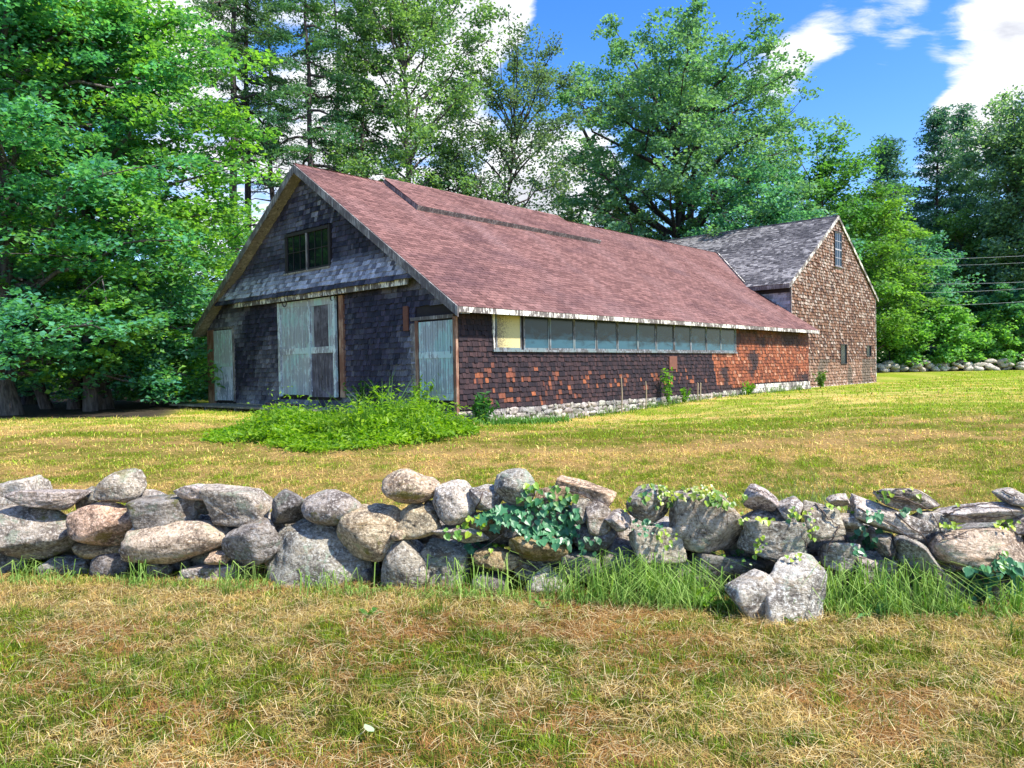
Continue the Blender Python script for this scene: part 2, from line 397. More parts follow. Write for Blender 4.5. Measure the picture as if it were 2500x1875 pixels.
# ------------------------------------------------------------------ barn frame (local x along the ridge, y to the left across the gable)
YAW = 0.7401; BO = np.array([-1.2527, 17.9565, EYE-.9649])
UX = np.array([math.sin(YAW), math.cos(YAW), 0]); VX = np.array([-math.cos(YAW), math.sin(YAW), 0])
BW, HE, HR, BL, OV, EV = 12.4833, 2.4337, 6.9283, 21.37, .387, .4162
SL = (HR-HE)/(BW/2+EV)
def W2(p): return BO+UX*p[0]+VX*p[1]+np.array([0, 0, 1.])*p[2]
def to_local(P): d = P-BO; return np.array([d@UX, d@VX, d[2]])
def hit(px, py, axis, val):
    d = ray(px, py); o = to_local(CAM); dl = np.array([d@UX, d@VX, d[2]])
    t = (val-o[axis])/dl[axis]; return o+dl*t
def Gz(x, y, c=0.0):   # zoomed gable picture -> (v, z) on the plane local x = c
    p = hit(440+x*.42189, 380+y*.42189, 0, c); return p[1], p[2]
def Sz(x, y, c=0.0):   # zoomed side picture -> (u, z) on the plane local y = c
    p = hit(1080+x*.44304, 680+y*.44304, 1, c); return p[0], p[2]
barn = empty('barn', tuple(BO), math.pi/2-YAW)
tag(barn, 'long low shingled barn with a faded red roof and peeling teal doors', 'barn')
BM = Matrix.Translation(Vector(BO)) @ Matrix.Rotation(math.pi/2-YAW, 4, 'Z')

# unit wedge shingle: x width 0..1, y outward 0..1 (thick at the butt), z 0..1 up
WEDGE_V = np.array([(0, 0, 0), (1, 0, 0), (1, -1, 0), (0, -1, 0), (0, 0, 1), (1, 0, 1), (1, -.22, 1), (0, -.22, 1)], float)
WEDGE_F = BOXF.copy()
def shingle_rows(a0f, a1f, z0, z1, expo, wr, holes, colf, rnd, jit=.012, thick=.018, over=1.22, stagger=None):
    """list of (a, z, w, h, t, tilt, colour)"""
    out = []; z = z0; k = 0
    while z < z1:
        a0, a1 = a0f(z+expo*.5), a1f(z+expo*.5)
        if a1-a0 > .02:
            a = a0
            if stagger: a = a0-(stagger*(k % 2))
            wav = rnd.uniform(-.004, .004)
            while a < a1:
                wd = rnd.uniform(*wr)
                l, r_ = max(a, a0), min(a+wd, a1); a += wd
                if r_-l < .015: continue
                # openings cut the row
                segs = [(l, r_)]
                for (ha0, ha1, hz0, hz1) in holes:
                    if z+expo*.6 > hz0 and z+expo*.4 < hz1:
                        ns = []
                        for (p, q) in segs:
                            if q <= ha0 or p >= ha1: ns.append((p, q)); continue
                            if p < ha0: ns.append((p, ha0))
                            if q > ha1: ns.append((ha1, q))
                        segs = ns
                for (p, q) in segs:
                    if q-p < .015: continue
                    zb = z+wav+rnd.uniform(-jit, jit)
                    gp = .007 if stagger else .002
                    out.append((p+gp, zb, q-p-2*gp, z+expo*over-zb, thick*rnd.uniform(.75, 1.3), rnd.uniform(-.012, .012), colf((p+q)/2, z, rnd)))
        z += expo; k += 1
    return out
def place_shingles(lst, org, ax, up, nr, parent, mat, partname, fieldname, nparts, lab=None, camdist=True, rot=True, name_mesh=None):
    """org + a*ax + z*up, outward normal nr (local coordinates of the parent)"""
    org, ax, up, nr = [np.array(q, float) for q in (org, ax, up, nr)]
    pm = np.array(BM); 
    cen = np.array([org+ax*(s[0]+s[2]/2)+up*(s[1]+s[3]*.4) for s in lst])
    wc = cen@pm[:3, :3].T+pm[:3, 3]
    rel = wc-CAM; dd = np.linalg.norm(rel, axis=1)
    fx = rel@CR/(rel@CF)*F; fy = rel@CU/(rel@CF)*F
    score = np.array([s[2]*s[3] for s in lst])/dd**2*((np.abs(fx) < 1250) & (np.abs(fy) < 940))
    order = np.argsort(-score); chosen = set(order[:nparts].tolist()) if nparts else set()
    mesh = bpy.data.meshes.new(partname); mesh.from_pydata(WEDGE_V.tolist(), [], WEDGE_F.tolist())
    at = mesh.attributes.new('tint', 'FLOAT_COLOR', 'POINT'); at.data.foreach_set('color', np.ones(32, np.float32)); mesh.materials.append(mat); mesh.update()
    Vs, Fs, Ts = [], [], []; k = 0
    for i, s in enumerate(lst):
        a, z, wd, h, t, tl, col = s
        A = ax*math.cos(tl)+up*math.sin(tl); U = -ax*math.sin(tl)+up*math.cos(tl)
        o = org+ax*a+up*z
        if i in chosen:
            ob = bpy.data.objects.new(partname, mesh); COL.objects.link(ob); ob.parent = parent
            X = A*wd; Y = -nr*t; Z = U*h
            ob.matrix_local = Matrix(((X[0], Y[0], Z[0], o[0]), (X[1], Y[1], Z[1], o[1]), (X[2], Y[2], Z[2], o[2]), (0, 0, 0, 1)))
            ob.color = (col[0], col[1], col[2], 1)
        else:
            Vs.append(o+WEDGE_V[:, :1]*A*wd-WEDGE_V[:, 1:2]*nr*t+WEDGE_V[:, 2:3]*U*h)
            Fs.append(WEDGE_F+k*8); Ts.append(np.tile(col, (8, 1))); k += 1
    if Vs:
        f = npmesh(fieldname, np.vstack(Vs), np.vstack(Fs), mat, parent, np.vstack(Ts)); f['kind'] = 'stuff'
rnd = random.Random(11)
def lerp3(a, b, t): return tuple(a[i]+(b[i]-a[i])*t for i in range(3))
def fb(x, y, o=3): return float(fbm(np.array([x]), np.array([y]), o)[0])

# ---- roofline helpers (local)
def roof_z(v): return HR-SL*abs(v-BW/2)
UEND, HG, GS = 21.571, 4.7789, (8.4468-4.7789)/((33.4339-21.5714)/2)
def u_valley(z): return UEND-.04 if z < HG else UEND+(z-HG)/GS
# wall carcass (kept just under the roof deck)
RT = .16  # roof thickness (vertical)
mb = MB()
wz = lambda v: roof_z(v)-RT-.03
ring = [(0, 0, -.02), (0, BW, -.02), (0, BW, wz(BW)), (0, BW/2, wz(BW/2)), (0, 0, wz(0))]
door_r = (*Gz(1598, 1416), *Gz(1385, 888)); door_l = (*Gz(318, 1420), *Gz(200, 1012)); door_c = (*Gz(926, 1398), *Gz(580, 838))
gable_win = (*Gz(885, 640), *Gz(620, 462))
HOLES_G = [(min(a[0], a[2])-.02, max(a[0], a[2])+.02, a[1]-.1, a[3]+.02) for a in (door_r, door_l, door_c)]
wall = mb.add(np.vstack([np.array(ring), np.array(ring)+np.array([.12, 0, 0])]),
              np.array([[0, 1, 2, 2], [0, 2, 3, 3], [0, 3, 4, 4], [5, 7, 6, 6], [5, 8, 7, 7], [5, 9, 8, 8]]))
mb.box(.12, BL, 0, .12, -.02, wz(0)); mb.box(.12, BL, BW-.12, BW, -.02, wz(BW)); mb.box(BL-.12, BL, .12, BW-.12, -.02, wz(0))
wall = mb.build('wall', M['sheath'], barn)

# ---- gable shingles
sk0 = Gz(1310, 700, -.30); sk1 = Gz(258, 850, -.30)
ZSK = (sk0[1]+sk1[1])/2      # lower edge of the flared skirt
def worn(v, z):
    return fb(v*.55+3, z*.8+1, 3)
def gable_col(v, z, r):
    base = lerp3((.016, .016, .034), (.060, .050, .086), r.random()**1.4)
    wv = worn(v, z)
    t = max(0, min(1, (wv-.42)*3.0+r.uniform(-.25, .25)))
    if z > ZSK+.05:
        # silvery wear under the window and on the skirt, with sky light painted in
        t = max(0, min(1, t*.22+max(0, 1-(z-ZSK)/.80)*1.5*r.uniform(.15, 1.25)+max(0, 1-abs(v-BW/2+.4)/1.5)*.5*r.random()*(r.random()<.6)))
    else:
        t *= .45
    return lerp3(base, (.66, .64, .72), t*r.uniform(.45, 1))
a0 = lambda z: .0+max(0, (z-wz(0))/SL); a1 = lambda z: BW-max(0, (z-wz(BW))/SL)
PXY = np.array
lst = shingle_rows(a0, a1, 0.0, ZSK-.02, .142, (.09, .21), [(h[0]-.10, h[1]+.10, h[2], h[3]+.05) for h in HOLES_G]+[(0, .13, -1, 2.0), (BW-.12, BW, -1, 1.6)], gable_col, rnd, thick=.050)
# on the gable the local outward direction is -x; the row runs along +y which is mirrored, so use ax=+y
place_shingles(lst, (0, 0, 0), (0, 1, 0), (0, 0, 1), (-1, 0, 0), barn, M['gable_shingle'], 'shingle', 'shingle_field', 150)
# upper gable, vertical part above the skirt, then the flare
ZF = ZSK+.85
gw = (min(gable_win[0], gable_win[2])-.02, max(gable_win[0], gable_win[2])+.02, min(gable_win[1], gable_win[3]), max(gable_win[1], gable_win[3]))
SKP = .30
mbf = MB(); Lz = lambda z: max(0, (z-wz(0))/SL)
l0, l1 = Lz(ZSK)+.02, BW-Lz(ZSK)-.02; f0, f1 = Lz(ZF), BW-Lz(ZF)
mbf.add([(-SKP, l0, ZSK), (-SKP, l1, ZSK), (0, l1, ZSK), (0, l0, ZSK), (-.012, f0, ZF), (-.012, f1, ZF), (0, f1, ZF), (0, f0, ZF)], BOXF)
mbf.build('skirt_backing', M['sheath'], barn)
lst = shingle_rows(a0, a1, ZF, HR-.4, .142, (.09, .21), [gw], gable_col, rnd, thick=.042)
place_shingles(lst, (-.004, 0, 0), (0, 1, 0), (0, 0, 1), (-1, 0, 0), barn, M['gable_shingle'], 'shingle', 'shingle_field', 60)
flen = math.hypot(ZF-ZSK, SKP-.012); fup = np.array([(SKP-.012)/flen, 0, (ZF-ZSK)/flen]); fn = np.array([-(ZF-ZSK)/flen, 0, (SKP-.012)/flen])
zmap = lambda s: ZSK+s*fup[2]
lst = shingle_rows(lambda s: Lz(zmap(s))+.01, lambda s: BW-Lz(zmap(s))-.01, -.075, flen-.05, .142, (.09, .20), [(gw[0], gw[1], (gw[2]-ZSK)/fup[2], 99)] if gw[2] < ZF else [],
                   lambda v, s, r: gable_col(v, zmap(s), r), rnd, thick=.034)
place_shingles(lst, (-SKP, 0, ZSK), (0, 1, 0), fup, fn, barn, M['gable_shingle'], 'shingle', 'shingle_field', 90)
# fascia and door track under the skirt
t0 = Gz(1318, 735, -.26); t1 = Gz(308, 868, -.26)
MB().box(-.275, -.235, t0[0], t1[0], ZSK-.20, ZSK-.005).build('skirt_fascia', M['white_peel'], barn)
MB().box(-.235, 0, t0[0]+.02, t1[0]-.02, ZSK-.03, ZSK-.006).build('skirt_soffit', M['sheath'], barn)
MB().box(-.20, -.17, t0[0]+.3, t1[0]-1.0, ZSK-.20, ZSK-.12).build('door_track', M['iron'], barn)

# ---- doors
def boards(parent, name, mat, y0, y1, z0, z1, x0, x1, width, vgroove=.013, jit=.004, tints=None):
    n = max(1, round((y1-y0)/width)); wd = (y1-y0)/n
    for i in range(n):
        k = rnd.uniform(.85, 1.1)
        MB().box(x0-rnd.uniform(0, jit*2), x1, y0+i*wd+vgroove/2, y0+(i+1)*wd-vgroove/2, z0+rnd.uniform(0, jit), z1-rnd.uniform(0, jit), (k, k, k)).build(name, mat, parent)
def rail(parent, name, mat, y0, y1, z0, z1, x0=-.125, x1=-.05):
    y0 += .006; y1 -= .006
    return MB().box(x0, x1, y0, y1, z0, z1).build(name, mat, parent)
# sliding double door in the middle (hangs in front of the wall)
y0, y1 = min(door_c[0], door_c[2]), max(door_c[0], door_c[2]); z0, z1 = max(.02, door_c[1]), ZSK-.22
dc = empty('double_door', (0, 0, 0), 0, barn)
MB().box(-.05, -.03, y0, y1, z0, z1).build('backing', M['sheath'], dc)
ym = Gz(763, 1000)[0]; zr = Gz(760, 1128)[1]
pw = .13
panels = {'lu': (ym+pw/2, y1-pw, zr+.09, z1-.16), 'll': (ym+pw/2, y1-pw, z0+.05, zr-.09), 'ru': (y0+pw, ym-pw/2, zr+.09, z1-.20), 'rl': (y0+pw, ym-pw/2, z0+.16, zr-.09)}
boards(dc, 'plank', M['teal'], *panels['lu'][:2], *panels['lu'][2:], -.075, -.052, .095)
boards(dc, 'plank', M['teal'], *panels['ll'][:2], *panels['ll'][2:], -.075, -.052, .095)
a = Gz(868, 860); b = Gz(784, 860)
boards(dc, 'plank', M['teal'], panels['ru'][0], a[0], *panels['ru'][2:], -.078, -.052, .095)
boards(dc, 'plank', M['bare_door'], a[0], b[0], *panels['ru'][2:], -.07, -.052, .40)
boards(dc, 'plank', M['teal'], b[0], panels['ru'][1], *panels['ru'][2:], -.078, -.052, .095)
boards(dc, 'plank', M['bare_door'], *panels['rl'][:2], *panels['rl'][2:], -.072, -.052, .17)
rail(dc, 'stile', M['teal_rail'], y0, y0+pw, z0, z1); rail(dc, 'stile', M['teal_rail'], y1-pw, y1, z0, z1)
rail(dc, 'stile', M['teal_rail'], ym+.004, ym+pw/2, z0, z1); rail(dc, 'stile', M['teal_rail'], ym-pw/2, ym-.004, z0, z1)
rail(dc, 'rail', M['teal'], ym+pw/2, y1-pw, z1-.16, z1, -.098); rail(dc, 'rail', M['teal'], y0+pw, ym-pw/2, z1-.20, z1, -.098)
rail(dc, 'rail', M['teal_rail'], ym+pw/2, y1-pw, zr-.09, zr+.09, -.098); rail(dc, 'rail', M['teal_rail'], y0+pw, ym-pw/2, zr-.09, zr+.09, -.098)
rail(dc, 'rail', M['bare_door'], y0+pw, ym-pw/2, z0, z0+.16, -.098)
for hy in (Gz(605, 830, -.1)[0], Gz(882, 800, -.1)[0]):
    th = np.linspace(0, math.pi, 9)
    mbh = MB(); hz = z1-.02
    mbh.tube([(-.115, hy+.10, hz+.14)]+[(-.115, hy+.10*math.cos(q), hz-.10*math.sin(q)) for q in th]+[(-.115, hy-.10, hz+.14)], .014, 6)
    mbh.box(-.14, -.10, hy-.12, hy+.12, hz+.10, hz+.19)
    mbh.build('door_hanger', M['iron'], dc, False)
MB().box(-.095, -.02, *sorted((Gz(932, 900)[0], Gz(945, 900)[0]-.10)), z0, ZSK-.22).build('jamb', M['post_red'], barn)
MB().box(-.085, -.01, *sorted((y1+.005, y1+.055)), z0, ZSK-.3).build('jamb', M['trim_grey'], barn)
# right door
y0, y1 = min(door_r[0], door_r[2]), max(door_r[0], door_r[2]); z0, z1 = door_r[1], door_r[3]
z1 = 2.18 if z1 > 2.4 else z1
dr = empty('side_door', (0, 0, 0), 0, barn)
MB().box(-.035, -.02, y0, y1, z0, z1).build('backing', M['sheath'], dr)
zr = Gz(1495, 1153)[1]
boards(dr, 'plank', M['teal'], y0+.02, y1-.02, zr+.08, z1-.02, -.058, -.036, .085)
boards(dr, 'plank', M['teal'], y0+.02, y1-.02, z0+.16, zr-.08, -.058, -.036, .085)
rail(dr, 'rail', M['teal_rail'], y0+.02, y1-.02, zr-.08, zr+.08, -.075, -.036)
rail(dr, 'rail', M['teal'], y0+.02, y1-.02, z0, z0+.16, -.072, -.036)
rail(dr, 'latch', M['iron'], y0+.06, y0+.085, zr+.02, zr+.20, -.095, -.076)
jl = Gz(1340, 900)[0]
MB().box(-.07, 0, y1+.005, y1+.12, z0-.05, z1+.02).build('door_post', M['post_red'], barn)
MB().box(-.05, 0, y1+.125, jl+.02, z0+.02, z1-.02).build('door_post', M['trim_grey'], barn)
MB().box(-.08, 0, y0-.02, jl-.02, z1+.025, z1+.11).build('lintel', M['trim_grey'], barn)
q0, q1 = Gz(1335, 870), Gz(1312, 1015)
MB().box(-.09, -.052, q0[0]+.03, q1[0]+.04, q1[1], q0[1]).build('board', M['patch'], barn)
MB().box(-.085, 0, -.005, y0-.006, -.12, z1+.05).build('corner_post', M['post_red'], barn)
# left door
y0, y1 = min(door_l[0], door_l[2]), max(door_l[0], door_l[2]); z0, z1 = door_l[1], door_l[3]
dl = empty('side_door', (0, 0, 0), 0, barn)
MB().box(-.035, -.02, y0, y1, z0, z1).build('backing', M['sheath'], dl)
zr = Gz(265, 1212)[1]
boards(dl, 'plank', M['teal'], y0+.02, y1-.02, zr+.07, z1-.02, -.058, -.036, .14)
rail(dl, 'rail', M['teal'], y0+.02, y1-.02, zr-.05, zr+.07, -.072, -.036)
boards(dl, 'plank', M['blue_door'], y0+.02, y1-.16, z0+.02, zr-.05, -.056, -.036, .4)
rail(dl, 'stile', M['teal'], y1-.155, y1-.02, z0, zr-.05, -.070, -.036)
MB().box(-.06, 0, y0-.11, y0-.006, z0-.02, z1+.08).build('jamb', M['trim_grey'], barn)
MB().box(-.07, 0, y1+.01, BW+.004, -.06, z1+.02).build('corner_post', M['post_red'], barn)
MB().box(-.06, 0, y0-.0, y1+.0, z1+.01, z1+.08).build('lintel', M['trim_grey'], barn)

# ---- gable window
wy0, wy1, wz0, wz1 = gw[0]+.02, gw[1]-.02, gw[2], gw[3]
gwn = empty('gable_window', (0, 0, 0), 0, barn)
WX = -.10
MB().box(WX+.06, WX+.07, wy0, wy1, wz0, wz1).build('backing', M['inside'], gwn)
fr = MB(); fr.box(WX, 0, wy0, wy0+.07, wz0, wz1); fr.box(WX, 0, wy1-.07, wy1, wz0, wz1); fr.box(WX-.01, 0, wy0+.071, wy1-.071, wz1-.09, wz1)
fr.build('frame', M['dark_frame'], gwn)
MB().box(WX-.05, 0, wy0-.03, wy1+.03, wz0-.05, wz0-.002).build('sill', M['trim_tan'], gwn)
wm = (wy0+wy1)/2
MB().box(WX-.012, 0, wm-.03, wm+.03, wz0+.002, wz1-.092).build('mullion', M['trim_grey'], gwn)
for s0, s1 in ((wy0+.072, wm-.032), (wm+.032, wy1-.072)):
    MB().box(WX+.038, WX+.044, s0, s1, wz0+.003, wz1-.093).build('pane', M['glass_dark'], gwn)
    ms = MB(); 
    for k in (1, 2): ms.box(WX+.02, WX+.036, s0+(s1-s0)*k/3-.008, s0+(s1-s0)*k/3+.008, wz0+.003, wz1-.095)
    ms.box(WX+.016, WX+.034, s0, s1, (wz0+wz1)/2-.01, (wz0+wz1)/2+.01); ms.box(WX+.012, WX+.034, s0, s1, wz0+.003, wz0+.06); ms.box(WX+.012, WX+.034, s0, s0+.04, wz0+.06, wz1-.1); ms.box(WX+.012, WX+.034, s1-.04, s1, wz0+.06, wz1-.1)
    ms.build('sash', M['dark_frame'], gwn)

# ---- side wall: window strip, shingles, fascia
PX = [290, 425, 445, 580, 588, 716, 722, 838, 845, 955, 960, 1067, 1073, 1168, 1174, 1266, 1273, 1360, 1364, 1445, 1450, 1526, 1530, 1606]
us = [Sz(x, 300, 0)[0] for x in PX]
WB = Sz(700, 388)[1]; WB2 = Sz(1400, 402)[1]; WBm = (WB+WB2)/2
zt = Sz(700, 222)[1]; zt = min(zt, wz(0)-.02)
wu0, wu1 = Sz(272, 300)[0], Sz(1612, 300)[0]
ztop = roof_z(0)-RT-.02
ZT = min(ztop, WBm+.98)
strip = empty('window_strip', (0, 0, 0), 0, barn)
MB().box(wu0, wu0+.07, -.05, 0, WBm-.02, ZT+.02).build('frame', M['white_peel'], strip)
MB().box(wu1-.05, wu1, -.05, 0, WBm-.02, ZT).build('frame', M['window_frame'], strip)
MB().box(wu0-.02, wu1+.02, -.085, 0, WBm-.075, WBm-.022).build('sill', M['window_frame'], strip)
MB().box(wu0+.072, wu1-.052, -.05, 0, ZT-.09, ZT+.02).build('head', M['window_frame'], strip)
for i in range(0, len(us), 2):
    p, q = us[i], us[i+1]; yel = i == 0
    s_ = MB(); lean = rnd.uniform(-.006, .006); yo = -.045+lean
    zb, zt_ = WBm-.02, ZT-.092; fw = .05
    s_.box(p-.02, p+fw-.02, yo, -.004, zb, zt_); s_.box(q-fw+.03, q+.012, yo, -.004, zb, zt_)
    s_.box(p+fw-.02, q-fw+.03, yo, -.004, zb, zb+.05); s_.box(p+fw-.02, q-fw+.03, yo, -.004, zt_-.05, zt_)
    sash = s_.build('sash', M['window_frame'], strip)
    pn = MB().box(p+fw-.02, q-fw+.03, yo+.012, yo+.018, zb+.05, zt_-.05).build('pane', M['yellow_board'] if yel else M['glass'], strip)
    if yel: pn['label'] = 'yellow flaking board filling the first window'
    elif rnd.random() < .5:
        yq = yo+.004; MB().box(p+fw, q-fw, yq, yq+.006, zb+.2, zb+.212)
ub = [Sz(x, y)[0] for x, y in ((1480, 420), (1520, 590))]
def side_col(u, z, r):
    edge = ub[0]+(ub[1]-ub[0])*(1.25-z)/1.25
    orange = u > edge or (u > wu1 and z > WBm-.1)
    if orange:
        c = lerp3((.13, .036, .018), (.34, .105, .045), r.random())
        if r.random() < .10: c = lerp3(c, (.50, .28, .18), .6)
        if r.random() < .16: c = lerp3(c, (.07, .03, .02), .7)
        # black stain at the far bottom corner
        st = fb(u*.9+2, z*1.6+5, 3)+max(0, 1-abs(u-BL+.4)/2.4)*.30*max(0, 1-z/1.3)+max(0, .25-z)*.9
        if st > .62: c = lerp3(c, (.035, .02, .02), min(1, (st-.62)*9))
        if z > 1.75: c = lerp3(c, (.08, .035, .025), .55)  # shade of the eave painted into the top rows
        return c
    c = lerp3((.014, .009, .014), (.058, .029, .030), r.random()**1.7)
    cx = [(2.2, .75, 1.6, .35), (.8, .75, .7, .5), (4.5, .55, 2.2, .35), (2.5, .2, 2.5, .25), (6.5, .45, 2.5, .3), (10, .5, 2.5, .3)]
    s = max(max(0, 1-((u-a)/b_)**2-((z-b)/c_)**2) for a, b, b_, c_ in cx)
    if s > 0 and r.random() < .06+.38*s*s*min(1, max(.25, (fb(u*2.2, z*3.5+2, 2)-.30)*4)): c = lerp3(c, lerp3((.20, .065, .04), (.36, .11, .042), r.random()), r.uniform(.35, 1.0)**1.3)
    return c
top_side = roof_z(0)-RT-.06
lst = shingle_rows(lambda z: 0.0, lambda z: BL-.02, 0.0 , top_side, .128, (.07, .16), [(wu0-.01, wu1+.01, WBm-.06, 9), (Sz(1560, 640)[0], 99, -1, .03), (Sz(1720, 620)[0], 99, -1, .20)], side_col, rnd, jit=.016, thick=.034)
place_shingles(lst, (0, 0, 0), (1, 0, 0), (0, 0, 1), (0, -1, 0), barn, M['side_shingle'], 'shingle', 'shingle_field', 0)
# the nearest ones singly (300 shingles as parts over the barn's walls)
MB().box(Sz(1244, 460)[0], Sz(1286, 460)[0], -.055, -.02, Sz(1260, 500)[1], Sz(1260, 428)[1]).build('patch_board', M['patch'], barn)
# boards low at the far end
for k, (x0_, za, zb_) in enumerate(((1540, -.12, .035), (1720, .041, .20))):
    uu = Sz(x0_, 600)[0]
    MB().box(uu, BL+.02, -.06-.012*k, 0, za, zb_).build('base_board', M['white_peel'], barn)
MB().box(0, BL, -.03, 0, -.13, -.021).build('sill_beam', M['trim_grey'], barn)

# ---- roof
roof = MB()
def slope_quad(v0, v1, ua, ub_): pass
def roof_deck(side):
    """polygon of one slope as a slab; side=+1 is the camera's side"""
    m = (lambda v: v) if side > 0 else (lambda v: BW-v)
    ev = -EV; zv = HE
    vl = (HG-HE)/SL-EV
    top = [(-OV, BW/2, HR), (-OV, ev, HE), (UEND-.03, ev, HE), (UEND-.03, vl, HG), (u_valley(HR), BW/2, HR)]
    P = np.array([(p[0], m(p[1]), p[2]) for p in top]); Q = P-np.array([0, 0, RT*.8])
    n = len(P); V = np.vstack([P, Q]); 
    Fq = [[0, 1, 2, 3], [0, 3, 4, 4], [n+3, n+2, n+1, n], [n+4, n+3, n, n]]+[[i, n+i, n+(i+1) % n, (i+1) % n] for i in range(n)]
    return V, np.array(Fq)
for s in (1, -1):
    V, Fq = roof_deck(s); roof.add(V, Fq)
roofo = roof.build('roof', M['trim_grey'], barn)
def red_col(a, s, r):
    c = lerp3((.120, .058, .052), (.235, .120, .106), r.random())
    k = fb(a*.35+.8*s, s*.9-a*.25+3, 3)
    c = lerp3(c, (.085, .045, .05), max(0, min(1, (k-.52)*1.9)))
    k2 = fb(a*.8+20, s*.35, 3)
    return lerp3(c, (.29, .175, .165), max(0, min(1, (k2-.5)*1.4)))
slen = math.hypot(BW/2+EV, HR-HE); rup = np.array([0, (BW/2+EV)/slen, (HR-HE)/slen]); rn = np.array([0, -(HR-HE)/slen, (BW/2+EV)/slen])
def rend(s): return u_valley(HE+s*rup[2])
rf_rows = shingle_rows(lambda s: -OV+.0, lambda s: rend(s)-.03, -.03, slen-.02, .137, (.295, .305), [], red_col, rnd, jit=.002, thick=.011, over=1.25, stagger=.15)
place_shingles(rf_rows, (0, -EV, HE+.004), (1, 0, 0), rup, rn, roofo, M['roof_red'], 'roof_shingle', 'roof_shingle_field', 300)
rup2 = np.array([0, -rup[1], rup[2]]); rn2 = np.array([0, -rn[1], rn[2]])
rf2 = shingle_rows(lambda s: -OV, lambda s: rend(s)-.03, -.03, slen-.02, .137, (.6, .62), [], red_col, rnd, jit=.002, thick=.011, over=1.25, stagger=.3)
place_shingles(rf2, (0, BW+EV, HE+.004), (1, 0, 0), rup2, rn2, roofo, M['roof_red'], 'roof_shingle', 'roof_shingle_field', 0)
# raised monitor beside the ridge
def ridge_u(px, py):
    p = hit(px, py, 1, BW/2); return p[0]
ru0 = ridge_u(827*1.1302, 390*1.1302); ru1 = ridge_u(1205*1.1302, 466*1.1302)
MH = .15; ML = 1.95
mon = empty('roof_monitor', (0, 0, 0), 0, barn)
E0 = np.array([0, -EV, HE]); s_top = slen; s_lo = slen-ML
def rp(u, s, h): return np.array([u, 0, 0])+E0+rup*s+rn*h
m_ = MB(); m_.add([rp(ru0, s_lo, 0), rp(ru1, s_lo, 0), rp(ru1, s_top, 0), rp(ru0, s_top, 0), rp(ru0, s_lo, MH), rp(ru1, s_lo, MH), rp(ru1, s_top, MH*.75), rp(ru0, s_top, MH*.75)], BOXF)
m_.build('deck', M['trim_grey'], mon)
m_ = MB(); m_.add([rp(ru0-.05, s_lo-.04, .01), rp(ru1+.55, s_lo-.04, .01), rp(ru1+.55, s_lo, .01), rp(ru0-.05, s_lo, .01), rp(ru0-.05, s_lo-.04, MH), rp(ru1+.55, s_lo-.04, MH), rp(ru1+.55, s_lo, MH), rp(ru0-.05, s_lo, MH)], BOXF)
m_.build('fascia', M['trim_grey'], mon)
lst = shingle_rows(lambda s: ru0-.02, lambda s: ru1, s_lo-.03, s_top-.02, .137, (.295, .305), [], red_col, rnd, jit=.002, thick=.011, over=1.25, stagger=.15)
place_shingles(lst, tuple(E0+rn*(MH+.004)), (1, 0, 0), rup, rn, mon, M['roof_red'], 'roof_shingle', 'roof_shingle_field', 0)
# ridge caps
def rc():
    u = -OV
    while u < u_valley(HR)-.3:
        for sgn in (1,): pass
        k = red_col(u, 7, rnd)
        MBc.add([(u, BW/2-.15, HR-.15*SL+.02), (u+.31, BW/2-.15, HR-.15*SL+.014), (u+.31, BW/2, HR+.014), (u, BW/2, HR+.02),
                 (u, BW/2-.15, HR-.15*SL+.035), (u+.31, BW/2-.15, HR-.15*SL+.02), (u+.31, BW/2, HR+.03), (u, BW/2, HR+.045)], BOXF, k)
        MBc.add([(u, BW/2+.15, HR-.15*SL+.02), (u+.31, BW/2+.15, HR-.15*SL+.014), (u+.31, BW/2+.001, HR+.014), (u, BW/2+.001, HR+.02),
                 (u, BW/2+.15, HR-.15*SL+.035), (u+.31, BW/2+.15, HR-.15*SL+.02), (u+.31, BW/2+.001, HR+.03), (u, BW/2+.001, HR+.045)], BOXF[:, ::-1], k)
        u += .28
MBc = MB(); rc(); o = MBc.build('ridge_cap', M['roof_red'], roofo)
# rake boards, soffits, eave fascia
for sg in (1, -1):
    m = (lambda v: v) if sg > 0 else (lambda v: BW-v)
    a = np.array([-OV-.03, m(-EV-.02), HE-.012]); b = np.array([-OV-.03, BW/2, roof_z(BW/2)-.0])
    MB().prism([a, b, b-[0, 0, .24], a-[0, 0, .24]], (.03, 0, 0)).build('rake_board', M['trim_grey'], roofo)
    a = np.array([-OV+.001, m(-EV), HE-RT*.8-.005]); b = np.array([-OV+.001, BW/2, HR-RT*.8-.005])
    MB().prism([a, b, b-[0, 0, .035], a-[0, 0, .035]], (OV-.004, 0, 0)).build('soffit_board', M['trim_tan'], roofo)
    y = m(-EV)
    yy = (y-.025, y-.002) if sg > 0 else (y+.002, y+.025)
    u_ = -OV
    while u_ < UEND-.05:
        l_ = min(4.2, UEND-.03-u_); MB().box(u_, u_+l_-.006, yy[0]-rnd.uniform(0, .004), yy[1], HE-.14+rnd.uniform(-.01, .01), HE-.012).build('eave_board', M['white_peel'], roofo); u_ += l_
# white flashing along the valley
vl = (HG-HE)/SL-EV
A = np.array([UEND-.02, vl, HG+.03]); B = np.array([u_valley(HR), BW/2, HR+.03])
MB().prism([A+[-.02, -.05, .0], B+[-.02, -.05, 0], B+[.16, .04, .07], A+[.16, .04, .07]], (0, 0, .03)).build('valley_flashing', M['white_peel'], roofo)

